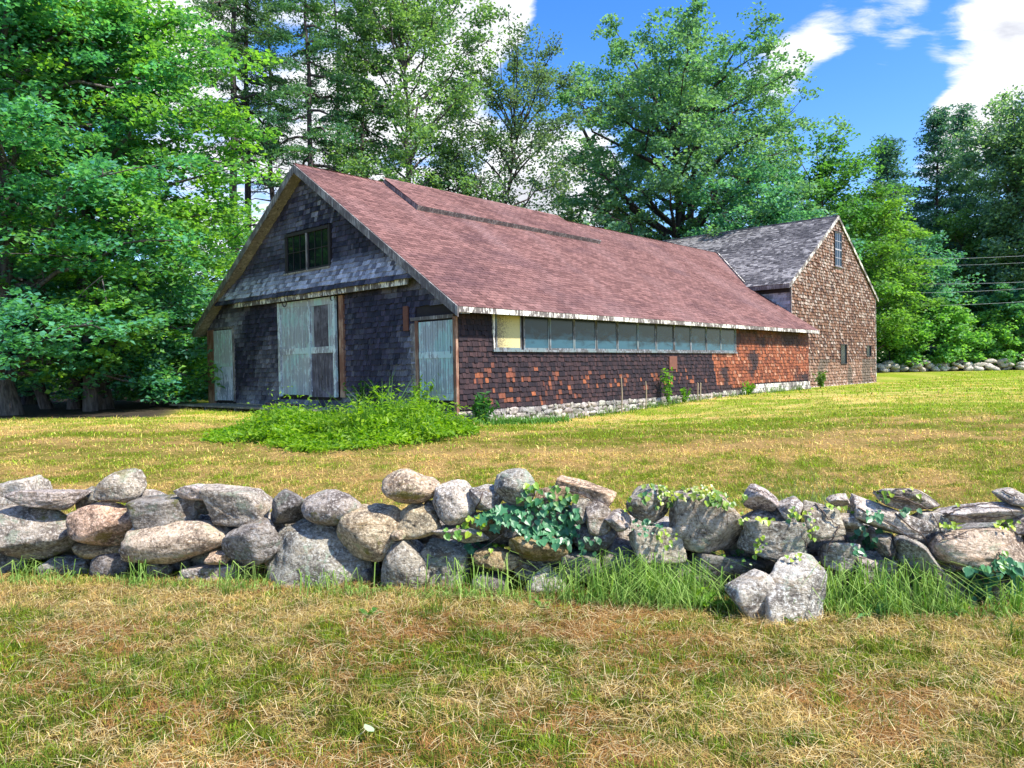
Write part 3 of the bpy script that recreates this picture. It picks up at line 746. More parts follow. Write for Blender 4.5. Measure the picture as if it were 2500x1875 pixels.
# ------------------------------------------------------------------ stones
def ico(sub):
    import bmesh
    bm = bmesh.new(); bmesh.ops.create_icosphere(bm, subdivisions=sub, radius=1)
    V = np.array([v.co[:] for v in bm.verts]); Fc = np.array([[v.index for v in f.verts] for f in bm.faces]); bm.free(); return V, Fc
ICO = {s: ico(s) for s in (2, 3, 5)}
def rock_shape(seed, sub=5, kind='r', amp=.05):
    rs = np.random.RandomState(seed); V, Fc = ICO[sub]
    nf = {'r': 13, 'b': 9, 'a': 10}[kind]
    N = rs.normal(size=(nf, 3)); 
    if kind == 'b': N[:6] = np.array([[1, 0, 0], [-1, 0, 0], [0, 1, 0], [0, -1, 0], [0, 0, 1], [0, 0, -1]])+rs.normal(size=(6, 3))*.16
    N /= np.linalg.norm(N, axis=1)[:, None]
    hh = rs.uniform({'r': .72, 'b': .66, 'a': .62}[kind], {'r': 1.0, 'b': .86, 'a': .98}[kind], nf)
    dt = V@N.T; rr = np.where(dt > .05, hh/np.maximum(dt, .05), 9)
    sm = {'r': 15., 'b': 24., 'a': 22.}[kind]
    rad = -np.log(np.exp(-sm*np.minimum(rr, 2.2)).sum(1)+math.exp(-sm*(1.12 if kind == 'r' else 1.42)))/sm
    P = V*rad[:, None]
    nrm = V
    P = P+nrm*(noise3(P, 1.5, seed, 3)[:, None]*amp*5.0)+nrm*(noise3(P, 5., seed+3, 3)[:, None]*amp*2.6)
    if sub >= 4: P = P+nrm*(noise3(P, 15., seed+5, 2)[:, None]*amp*1.1)
    mn, mx = P.min(0), P.max(0); P = (P-(mn+mx)/2)/((mx-mn)/2)
    return P, Fc
def wall_front(x): return 5.75-.17*x
ZR = {3: (0, 1120), 4: (800, 1100), 5: (1600, 1120)}
# (picture, x0, y0, x1, y1, tilt, kind, depth offset, tint) read off the zoomed pictures
NEUT = (1, .98, .94); WARM = (1.12, .98, .80); DARK = (.62, .62, .62); PALE = (1.15, 1.11, 1.07); ORG = (1.20, .93, .70); BRN = (.85, .68, .44)
ST = [(5, 510, 280, 780, 400, 0, 'a', .14, DARK), (5, 690, 330, 860, 420, 10, 'a', .12, NEUT), (3, 1000, 215, 1120, 330, 0, 'r', .2, DARK), (3, 1180, 215, 1300, 330, 0, 'r', .25, DARK), (4, 560, 300, 700, 400, 0, 'r', .2, DARK),
      (3, -190, 135, 255, 375, -6, 'b', .18, PALE), (3, 115, 180, 520, 308, 0, 'a', .02, PALE), (3, 445, 178, 612, 310, 0, 'a', .35, DARK), (3, 593, 80, 878, 262, -16, 'r', .02, NEUT),
      (3, 840, 185, 1010, 300, 5, 'r', .3, PALE), (3, 820, 228, 1192, 425, -4, 'b', .02, DARK), (3, 1072, 155, 1262, 245, 3, 'a', .08, PALE), (3, 1212, 180, 1612, 385, 5, 'b', .05, NEUT),
      (3, 1615, 195, 1842, 398, 0, 'a', .06, DARK), (3, 1815, 195, 2155, 395, 13, 'r', .0, NEUT), (3, -60, 292, 485, 590, 6, 'r', .0, NEUT), (3, 443, 262, 857, 525, -6, 'r', -.04, ORG),
      (3, 755, 375, 1382, 605, -6, 'r', -.04, WARM), (3, 1345, 385, 1682, 622, -14, 'r', -.03, DARK), (3, 1628, 345, 2215, 900, 14, 'r', -.02, (.80, .84, .84)),
      (4, 85, 310, 452, 662, 32, 'r', .0, WARM), (3, 460, 500, 750, 600, 0, 'r', .14, BRN), (3, 575, 550, 820, 760, -20, 'r', .1, DARK), (3, 880, 600, 1020, 720, 0, 'r', .06, DARK),
      (3, -120, 520, 160, 740, 0, 'r', .1, DARK), (3, 1250, 558, 1385, 632, 0, 'a', .02, ORG), (3, 1050, 630, 1450, 800, 0, 'b', .05, NEUT), (3, 290, 590, 570, 740, 0, 'b', .16, DARK),
      (3, 1570, 540, 1680, 660, 0, 'a', .18, BRN), (3, 2000, 640, 2260, 860, 0, 'b', .16, DARK),
      (4, 345, 110, 660, 322, -10, 'r', .0, WARM), (4, 642, 185, 888, 430, 0, 'r', .0, PALE), (4, 855, 200, 1050, 365, -20, 'a', .02, NEUT), (4, 1008, 110, 1245, 320, 14, 'r', .0, NEUT),
      (4, 400, 330, 668, 518, -10, 'a', .03, WARM), (4, 383, 475, 466, 540, 0, 'r', -.02, WARM), (4, 330, 532, 640, 900, 0, 'r', -.02, (.95, .97, .85)), (4, 560, 560, 850, 900, 8, 'b', .10, (.72, .76, .70)), (4, 610, 450, 960, 545, 6, 'a', .03, NEUT),
      (4, 880, 590, 1165, 712, 6, 'r', .05, BRN), (4, 1100, 480, 1450, 655, 6, 'r', .0, BRN), (4, 1235, 205, 1480, 350, 0, 'a', .1, ORG), (4, 1370, 190, 1705, 300, 18, 'b', .08, ORG),
      (4, 1465, 275, 1590, 435, 8, 'a', .02, NEUT), (4, 1550, 300, 1700, 500, -12, 'a', .0, NEUT), (4, 1662, 358, 1815, 478, 0, 'r', .0, PALE), (4, 1470, 430, 1720, 600, 0, 'r', .1, DARK),
      (4, 1795, 212, 2050, 420, 0, 'r', .02, NEUT), (4, 1830, 440, 2115, 655, 0, 'b', .0, NEUT), (4, 1030, 330, 1480, 500, 0, 'b', .16, DARK), (4, 870, 740, 1080, 880, 0, 'r', .02, DARK), (4, 1190, 700, 1430, 900, -20, 'r', .04, NEUT), (4, 1400, 600, 1660, 780, 0, 'b', .1, DARK),
      (4, 1640, 560, 1850, 820, 0, 'b', .18, DARK), (4, 830, 370, 1010, 480, 0, 'r', .1, BRN), (4, 1130, 600, 1500, 760, 0, 'b', .3, DARK), (4, 1900, 660, 2150, 860, 0, 'b', .16, DARK),
      (5, 103, 200, 505, 555, 0, 'b', -.03, NEUT), (5, 535, 160, 730, 320, 8, 'a', .03, PALE), (5, 505, 355, 875, 600, 6, 'b', .0, NEUT), (5, 735, 240, 915, 385, 42, 'a', .02, PALE), (5, 870, 270, 1110, 480, 50, 'a', .0, NEUT), (5, 1030, 210, 1150, 290, 0, 'a', .04, PALE),
      (5, 1075, 330, 1260, 440, 18, 'r', .03, NEUT), (5, 1180, 290, 1600, 440, 24, 'b', .0, PALE), (5, 1400, 560, 1860, 690, 42, 'a', -.06, NEUT), (5, 1310, 178, 1705, 300, 12, 'a', .04, PALE), (5, 1545, 320, 1730, 425, 0, 'b', .05, NEUT),
      (5, 1715, 268, 2170, 372, -3, 'a', .04, PALE), (5, 2060, 185, 2290, 290, 0, 'a', .06, PALE), (5, 1665, 410, 2185, 632, 4, 'r', -.03, WARM), (5, 2110, 330, 2330, 450, 0, 'a', .05, PALE), (5, 2110, 590, 2360, 730, 0, 'a', .05, NEUT),
      (5, 195, 560, 620, 770, 4, 'b', .10, DARK), (5, 980, 470, 1200, 660, -20, 'a', .05, NEUT), (5, 1160, 560, 1470, 760, 14, 'b', .05, NEUT), (5, 1290, 440, 1450, 570, 30, 'a', .0, DARK), (5, 1440, 550, 1590, 670, 0, 'a', .05, DARK),
      (5, 1600, 700, 1850, 920, 0, 'b', .12, DARK), (5, 1900, 690, 2300, 980, 0, 'b', .18, DARK), (5, 860, 600, 1200, 800, 0, 'b', .2, DARK), (5, 600, 640, 900, 860, 0, 'b', .3, DARK), (5, 2200, 430, 2400, 600, 0, 'r', .05, NEUT), (5, -60, 600, 180, 800, 0, 'b', .1, DARK), (5, 1200, 760, 1560, 900, 0, 'b', .14, DARK)]
swall = empty('stone_wall', (0, wall_front(0)+.35, 0))
tag(swall, 'dry laid wall of grey boulders running across the whole foreground', 'stone wall')
bv_V, bv_F, bvn = [], [], 0
def add_rock(name, parent, seed, kind, cen, half, tilt, tint, sub=5, yaw=0, amp=.05, keep=True):
    global bvn
    P, Fc = rock_shape(seed, sub, kind, amp)
    P = P*np.array(half)
    ct, st = math.cos(R(tilt)), math.sin(R(tilt))
    P = np.stack([P[:, 0]*ct+P[:, 2]*st, P[:, 1], -P[:, 0]*st+P[:, 2]*ct], -1)
    cy_, sy_ = math.cos(yaw), math.sin(yaw)
    P = np.stack([P[:, 0]*cy_-P[:, 1]*sy_, P[:, 0]*sy_+P[:, 1]*cy_, P[:, 2]], -1)
    pl = np.array(parent.location) if parent is not None else np.zeros(3)
    o = npmesh(name, P, Fc, M['rock'], parent, None, True, tuple(np.array(cen)-pl))
    a = o.data.attributes.new('tint', 'FLOAT_COLOR', 'POINT'); a.data.foreach_set('color', np.ones(len(P)*4, np.float32))
    o.color = (*tint, 1)
    if keep: bv_V.append(P+np.array(cen)); bv_F.append(Fc+bvn); bvn += len(P)
    return o
for i, (z_, x0, y0, x1, y1, tl, kd, dy, tn) in enumerate(ST):
    ox, oy = ZR[z_]; sx0, sx1 = ox+x0*.40687, ox+x1*.40687; sy0, sy1 = oy+y0*.40687, oy+y1*.40687
    cx, cy = (sx0+sx1)/2, (sy0+sy1)/2; d = ray(cx, cy)
    dist = 6.0
    for _ in range(4):
        X = d[0]/d[1]*dist; wm_ = (sx1-sx0)/F*dist; hm = (sy1-sy0)/F*dist; dep = min(.62, max(.16, .62*math.sqrt(wm_*hm)+.10))
        Z = EYE+d[2]/d[1]*dist
        dist = wall_front(X)+dep/2+dy*.8+max(0, Z-.3)*.22
    cen = CAM+d/d[1]*dist
    jv = random.Random(900+i); jm = jv.uniform(.82, 1.14); tn = (tn[0]*jm*jv.uniform(.97, 1.05), tn[1]*jm, tn[2]*jm*jv.uniform(.90, 1.04))
    add_rock('stone', swall, 100+i, kd, cen, (wm_/2*1.09, dep/2*1.15, hm/2*1.10), tl, tn)
# stones of the back face and the core, lower and darker in their gaps
rs = random.Random(5)
x = -5.6
k = 0
while x < 5.2:
    wd = rs.uniform(.28, .6); zz_ = gz(x, wall_front(x)+.7)
    for lv in range(2):
        hgt = rs.uniform(.20, .30)
        add_rock('stone', swall, 400+k, rs.choice('rba'), (x+wd/2+rs.uniform(-.1, .1), wall_front(x)+.55+rs.uniform(-.06, .14), zz_+.12+lv*.23), (wd*.56, rs.uniform(.17, .26), hgt*.55), rs.uniform(-12, 12), rs.choice([NEUT, DARK, PALE]), 3); k += 1
    x += wd*.92
for sgn in (-1, 1):      # the wall goes on outside the frame
    x = 4.9 if sgn > 0 else -5.4
    for j in range(14):
        wd = rs.uniform(.3, .6); x += sgn*wd*.9
        for lv in range(3):
            add_rock('stone', swall, 500+k, rs.choice('rba'), (x, wall_front(x)+.3+rs.uniform(-.05, .15), .12+lv*.26), (wd*.56, .26, .17), rs.uniform(-12, 12), rs.choice([NEUT, DARK, PALE, WARM]), 3); k += 1
# fallen boulder before the wall: one block with a low shoulder
def px_at(px, py, y): d = ray(px, py); return CAM+d/d[1]*y
c = px_at(1600+790*.40687, 1120+800*.40687, 5.22)
bld = add_rock('boulder', None, 901, 'b', c, (.245, .20, .25), 4, (1.22, 1.24, 1.2), 5, .25)
tag(bld, 'pale lichen covered block fallen forward from the stone wall, upright with a square top', 'boulder')
c = px_at(1600+590*.40687, 1120+840*.40687, 5.20)
b2 = add_rock('boulder', None, 905, 'a', c, (.22, .18, .20), 14, (1.2, 1.2, 1.16), 5)
tag(b2, 'low pale rock leaning against the left side of the upright fallen block', 'boulder')
BVH = BVHTree.FromPolygons(np.vstack(bv_V).tolist(), np.vstack(bv_F).tolist())

# far wall at the edge of the woods on the right
fwall = empty('stone_wall', (20, 58, float(gz(20, 58)))); tag(fwall, 'low tumbled wall of pale stones at the far edge of the lawn before the woods', 'stone wall')
x = 24.5; k = 0
while x < 46:
    wd = rs.uniform(.5, 1.1)
    yy = 57.6+(x-24)*.05
    for lv in range(3 if rs.random() < .55 else 2):
        zc = float(gz(x, yy))+.18+lv*.27
        add_rock('stone', fwall, 600+k % 9, rs.choice('ra'), (x+rs.uniform(-.2, .2), yy+rs.uniform(-.5, .5)+lv*.15, zc), (wd*.5*rs.uniform(.7, 1.1), .35, rs.uniform(.18, .26)), rs.uniform(-15, 15), rs.choice([PALE, (1.3, 1.28, 1.25), NEUT]), 2, keep=False); k += 1
    x += wd*.75

# ------------------------------------------------------------------ foundation of the barn
rs = random.Random(9)
found = []
u = -.1; mort = MB()
mort.box(-.02, BL, .01, .3, -.55, -.022); mort.box(-.01, .3, .01, BW, -.55, -.022)
mort.build('foundation', M['foundation'], barn).color = (.55, .52, .5, 1)
def frock(u, z, w, h, side):
    P, Fc = rock_shape(700+rs.randrange(40), 2, rs.choice('ba'), .05)
    P = P*np.array([w/2, .07, h/2])
    V = np.stack([P[:, 0]+u, P[:, 1]+.0, P[:, 2]+z], -1) if side else np.stack([P[:, 1]+.0, P[:, 0]+u, P[:, 2]+z], -1)
    k = rs.uniform(.42, 1.0); o = npmesh('foundation_stone', V, Fc, M['foundation'], barn, None, False)
    a = o.data.attributes.new('tint', 'FLOAT_COLOR', 'POINT'); a.data.foreach_set('color', np.ones(len(P)*4, np.float32))
    o.color = (k*rs.uniform(.95, 1.1), k, k*rs.uniform(.88, 1.0), 1)
for row, (z_, h_) in enumerate(((-.09, .17), (-.225, .17), (-.34, .15))):
    u = -.05
    while u < BL:
        w_ = rs.uniform(.12, .44)
        frock(u+w_/2, z_+rs.uniform(-.03, .03), w_*1.02, h_*rs.uniform(.75, 1.25), True); u += w_
        if u > 12: u += 0
u = 0
while u < BW:
    w_ = rs.uniform(.2, .4); frock(u+w_/2, -.1, w_*.96, .2, False); u += w_

# ------------------------------------------------------------------ grey barn
gb = empty('old_barn', tuple(W2((UEND, .8611, 0))), math.pi/2-YAW)
tag(gb, 'taller old barn of bleached brown shingles with a grey roof, at the far end', 'barn')
GWd = 33.4339-UEND; GH = HG; GR = 8.4468; GL = 15.0; GB = -.16
GM = Matrix.Translation(Vector(W2((UEND, .8611, 0)))) @ Matrix.Rotation(math.pi/2-YAW, 4, 'Z')
BM_old = BM; BM = GM
def to_g(px, py):      # onto the gable plane local y = 0 of the grey barn -> (a, z)
    p = hit(px, py, 1, .8611); return p[0]-UEND, p[2]
def Z6(x, y): return to_g(1580+x*.30132, 480+y*.30132)
gsl = (GR-GH)/(GWd/2)
gwz = lambda a: GR-gsl*abs(a-GWd/2)-.12
# the right wall leans out a little; keep it straight
mb = MB(); ring = [(0, 0, GB), (GWd, 0, GB), (GWd, 0, gwz(GWd)), (GWd/2, 0, gwz(GWd/2)), (0, 0, gwz(0))]
mb.add(np.vstack([np.array(ring), np.array(ring)+np.array([0, .12, 0])]), np.array([[0, 1, 2, 2], [0, 2, 3, 3], [0, 3, 4, 4], [5, 7, 6, 6], [5, 8, 7, 7], [5, 9, 8, 8]]))
mb.box(0, .12, .12, GL, GB, gwz(0)); mb.box(GWd-.12, GWd, .12, GL, GB, gwz(GWd)); mb.box(.12, GWd-.12, GL-.12, GL, GB, gwz(0))
mb.build('wall', M['sheath'], gb)
gwin = (*Z6(1512, 560), *Z6(1562, 305)); op1 = (*Z6(1562, 1350), *Z6(1606, 1203)); op2 = (*Z6(1772, 1290), *Z6(1804, 1212))
def old_col(a, z, r):
    k = fb(a*.5+7, z*.5+2, 3)
    c = lerp3((.085, .040, .026), (.24, .130, .080), r.random())
    upper = min(1, max(0, (z-2.2)/3.5))
    if r.random() < .24+.25*upper: c = lerp3(c, (.44, .36, .30), r.uniform(.25, .9))
    if r.random() < .16: c = lerp3(c, (.05, .032, .03), .7)
    if z < 1.0: c = lerp3(c, (.45, .28, .19), .25)
    st = fb(a*.8+3, z*.8+9, 3)+max(0, 1-a/2.2)*max(0, 1-z/1.3)*.2
    if z < 1.1 and st > .56: c = lerp3(c, (.10, .09, .07), .7)
    return c
lst = shingle_rows(lambda z: max(0, (z-gwz(0))/gsl), lambda z: GWd-max(0, (z-gwz(0))/gsl), GB, GR-.25, .15, (.07, .19), [(gwin[0]-.06, gwin[2]+.06, gwin[1]-.05, gwin[3]+.08), (op1[0], op1[2], op1[1], op1[3]), (op2[0], op2[2], op2[1], op2[3])], old_col, rnd, jit=.020, thick=.055, over=1.2)
place_shingles(lst, (0, 0, 0), (1, 0, 0), (0, 0, 1), (0, -1, 0), gb, M['old_shingle'], 'shingle', 'shingle_field', 300)
def grey_wall(a, z, r): return lerp3((.20, .19, .22), (.48, .46, .52), r.random())
lst = shingle_rows(lambda z: 0, lambda z: GL, 2.2, gwz(0), .15, (.12, .26), [], grey_wall, rnd, thick=.02)
place_shingles(lst, (0, 0, 0), (0, 1, 0), (0, 0, 1), (-1, 0, 0), gb, M['gable_shingle'], 'shingle', 'shingle_field', 0)
# roof
GE = .30; GO = .10; glen = math.hypot(GWd/2+GE, (GWd/2+GE)*gsl)
zev = GR-gsl*(GWd/2+GE)
rm = MB()
for sg in (1, -1):
    m = (lambda a: a) if sg > 0 else (lambda a: GWd-a)
    P = [(m(-GE), -GO, zev), (m(GWd/2), -GO, GR), (m(GWd/2), GL+GO, GR), (m(-GE), GL+GO, zev)]
    rm.prism(P, (0, 0, -.10))
gro = rm.build('roof', M['trim_grey'], gb)
def groof_col(a, s, r):
    k = fb(a*.7, s*1.1+4, 3)
    c = lerp3((.075, .072, .08), (.21, .20, .21), r.random())
    if r.random() < .16+max(0, k-.45)*2.6: c = lerp3(c, (.42, .40, .40), r.uniform(.2, .85))
    if k < .42 and r.random() < .5: c = lerp3(c, (.05, .05, .06), .6)
    return c
for sg in (1, -1):
    ca, sa = 1/math.hypot(1, gsl), gsl/math.hypot(1, gsl)
    if sg > 0: org, ax, up, nr = (-GE, GL+GO, zev+.004), (0, -1, 0), (ca, 0, sa), (-sa, 0, ca)
    else: org, ax, up, nr = (GWd+GE, -GO, zev+.004), (0, 1, 0), (-ca, 0, sa), (sa, 0, ca)
    lst = shingle_rows(lambda s: 0, lambda s: GL+2*GO, -.03, glen-.03, .15, (.10, .26), [], groof_col, rnd, jit=.012, thick=.03)
    place_shingles(lst, org, ax, up, nr, gro, M['roof_grey'], 'roof_shingle', 'roof_shingle_field', 0)
    m = (lambda a: a) if sg > 0 else (lambda a: GWd-a)
    a = np.array([m(-GE+.02), -GO-.028, zev-.005]); b = np.array([GWd/2, -GO-.028, GR+.005])
    MB().prism([a, b, b-[0, 0, .17], a-[0, 0, .17]], (0, .026, 0)).build('rake_board', M['rake_pink'] if 'rake_pink' in M else M['white_peel'], gro)
MB().box(-GE+.02, -.01, 0, GL, zev-.16, zev-.12).build('soffit_board', M['sheath'], gro)
MB().box(-GE-.02, -GE+.015, -GO, GL, zev-.20, zev-.01).build('eave_board', M['trim_grey'], gro)
MB().box(-.06, -.035, -.01, GL, GH-.55, GH-.25).build('frieze_board', M['sheath'], gb)
MB().box(GWd/2-.12, GWd/2+.12, -GO, GL, GR-.03, GR+.035).build('ridge_board', M['trim_grey'], gro)
MB().box(-.03, .06, -.055, 0, GB, GH-.15).build('corner_board', M['trim_grey'], gb); MB().box(GWd-.05, GWd+.03, -.055, 0, GB, GH-.2).build('corner_board', M['white_peel'], gb)
# windows of the grey barn
wn = empty('gable_window', (0, 0, 0), 0, gb)
a0_, zb_, a1_, zt_ = gwin
f = MB(); f.box(a0_-.05, a0_, -.09, 0, zb_, zt_); f.box(a1_, a1_+.05, -.09, 0, zb_, zt_); f.box(a0_-.05, a1_+.05, -.10, 0, zt_, zt_+.07)
f.build('frame', M['dark_frame'], wn); MB().box(a0_-.09, a1_+.09, -.12, 0, zb_-.07, zb_-.002).build('sill', M['trim_grey'], wn)
nr_, nc_ = 4, 3
for r_ in range(nr_):
    for c_ in range(nc_):
        pa, pb = a0_+(a1_-a0_)*c_/nc_, a0_+(a1_-a0_)*(c_+1)/nc_; qa, qb = zb_+(zt_-zb_)*r_/nr_, zb_+(zt_-zb_)*(r_+1)/nr_
        MB().box(pa+.015, pb-.015, -.055, -.05, qa+.015, qb-.015).build('pane', M['glass_dark'], wn)
ms = MB()
for c_ in range(nc_+1): x_ = a0_+(a1_-a0_)*c_/nc_; ms.box(x_-.012, x_+.012, -.072, -.04, zb_, zt_)
for r_ in range(nr_+1): z_ = zb_+(zt_-zb_)*r_/nr_; hh_ = .03 if r_ in (0, 2, 4) else .013; ms.box(a0_, a1_, -.076, -.038, z_-hh_, z_+hh_)
ms.build('muntins', M['light_frame'], wn)
pp = Z6(1515, 590), Z6(1570, 625)
MB().box(pp[0][0], pp[1][0], -.07, -.05, pp[1][1], pp[0][1]).build('patch_board', M['post_red'], gb)
for (p0, q0, p1, q1) in (op1, op2):
    wn = empty('opening', (0, 0, 0), 0, gb)
    MB().box(p0, p1, -.02, -.012, q0, q1).build('pane', M['glass_dark'], wn)
    f = MB(); f.box(p0-.04, p0, -.07, 0, q0, q1); f.box(p1, p1+.04, -.07, 0, q0, q1); f.box(p0-.04, p1+.04, -.075, 0, q1, q1+.05); f.box(p0-.04, p1+.04, -.075, 0, q0-.05, q0)
    f.build('frame', M['dark_frame'], wn)
rs = random.Random(4); mbst = []
for i in range(46):
    a = i*.26+rs.uniform(-.05, .05); P, Fc = rock_shape(720+i % 12, 2, 'a', .05); P = P*np.array([.14, .08, rs.uniform(.05, .09)])+np.array([a, -.01, GB-.03])
    o = npmesh('foundation_stone', P, Fc, M['foundation'], gb); at = o.data.attributes.new('tint', 'FLOAT_COLOR', 'POINT'); at.data.foreach_set('color', np.ones(len(P)*4, np.float32))
BM = BM_old
MB().box(0, GWd, .01, GL, GB-.5, GB-.005).build('foundation', M['foundation'], gb)

# low plank deck and loose boards left of the door
dk = empty('plank_walk', tuple(W2((-.6, BW*.62, 0))[:2])+(0,), math.pi/2-YAW)
tag(dk, 'low weathered plank walk along the foot of the dark gable, left of the double door', 'plank walk')
for i in range(4):
    yy0 = -3.2+rnd.uniform(-.2, .2)
    MB().box(-.55+i*.26, -.55+i*.26+.24, yy0, yy0+8.4+rnd.uniform(-.4, .4), .665+rnd.uniform(-.01, .01), .715).build('plank', M['trim_grey'], dk)
for k_ in range(5): MB().box(-.5, .45, -2.9+k_*1.9, -2.8+k_*1.9, .5, .664).build('bearer', M['trim_grey'], dk)
for i, (yy, an, ln) in enumerate(((1.6, .10, 1.3), (.9, -.18, 1.1), (.2, .22, .9))):
    lb = MB().box(-.06, .06, 0, ln, 0, .03).build('loose_board', M['post_red'] if i else M['trim_tan'])
    p = W2((-.55+i*.1, 6.3+yy, 0)); lb.location = (p[0], p[1], 1.455-.73+.012+i*.012); lb.rotation_euler = (.03, 0, math.pi/2-YAW+an)
    tag(lb, ['tan loose board lying on the plank walk, farthest from the double door', 'reddish loose board crossing the tan one on the plank walk', 'short reddish board on the plank walk, closest to the double door'][i], 'board', 'loose boards on the plank walk')

# ------------------------------------------------------------------ leaf and blade makers
def leaves(C, size, nrm_up=1.0, rs=None, aspect=.8, fold=.18, col=None, hang=None):
    """kite leaves at centres C; returns V, F, per-vertex tint index"""
    n = len(C)
    N = rs.normal(size=(n, 3)); N[:, 2] = np.abs(N[:, 2])+nrm_up; N /= np.linalg.norm(N, axis=1)[:, None]
    T = rs.normal(size=(n, 3)); 
    if hang is not None: T = T*.6+hang
    T -= (T*N).sum(1)[:, None]*N; T /= np.linalg.norm(T, axis=1)[:, None]+1e-9
    B = np.cross(N, T); s = (size*rs.uniform(.65, 1.3, n))[:, None]
    V = np.stack([C-T*s*.5, C+B*s*.5*aspect+N*s*fold-T*s*.05, C+T*s*.55, C-B*s*.5*aspect+N*s*fold-T*s*.05], 1).reshape(-1, 3)
    Fc = np.arange(4*n).reshape(-1, 4); return V, Fc
def blades(C, h, wd, rs, lean=.35, droop=.25, col=None, flat=None, az=None):
    """grass blades: base quad, upper triangle as a quad strip of 2 quads (5 distinct vertices kept as 6)"""
    n = len(C); az = rs.uniform(0, 2*np.pi, n) if az is None else az
    ln = np.abs(rs.normal(size=n))*lean if flat is None else flat
    dirv = np.stack([np.cos(az), np.sin(az), np.zeros(n)], -1)
    up = dirv*np.sin(ln)[:, None]+np.array([0, 0, 1.])*np.cos(ln)[:, None]
    up2 = dirv*np.sin(np.minimum(ln+droop*2.2, 2.0))[:, None]+np.array([0, 0, 1.])*np.cos(np.minimum(ln+droop*2.2, 2.0))[:, None]
    fa = az+rs.uniform(-.9, .9, n)+np.pi/2
    sd = np.stack([np.cos(fa), np.sin(fa), np.zeros(n)], -1)*(wd*.5)[:, None]
    mid = C+up*(h*.55)[:, None]; tip = mid+up2*(h*.5)[:, None]
    V = np.stack([C-sd, C+sd, mid+sd*.75, mid-sd*.75, tip+sd*.06, tip-sd*.06], 1).reshape(-1, 3)
    b = np.arange(n)[:, None]*6
    Fc = np.concatenate([b+np.array([[0, 1, 2, 3]]), b+np.array([[3, 2, 4, 5]])], 1).reshape(-1, 4)
    return V, Fc
def rep(c, k): return np.repeat(c, k, axis=0)

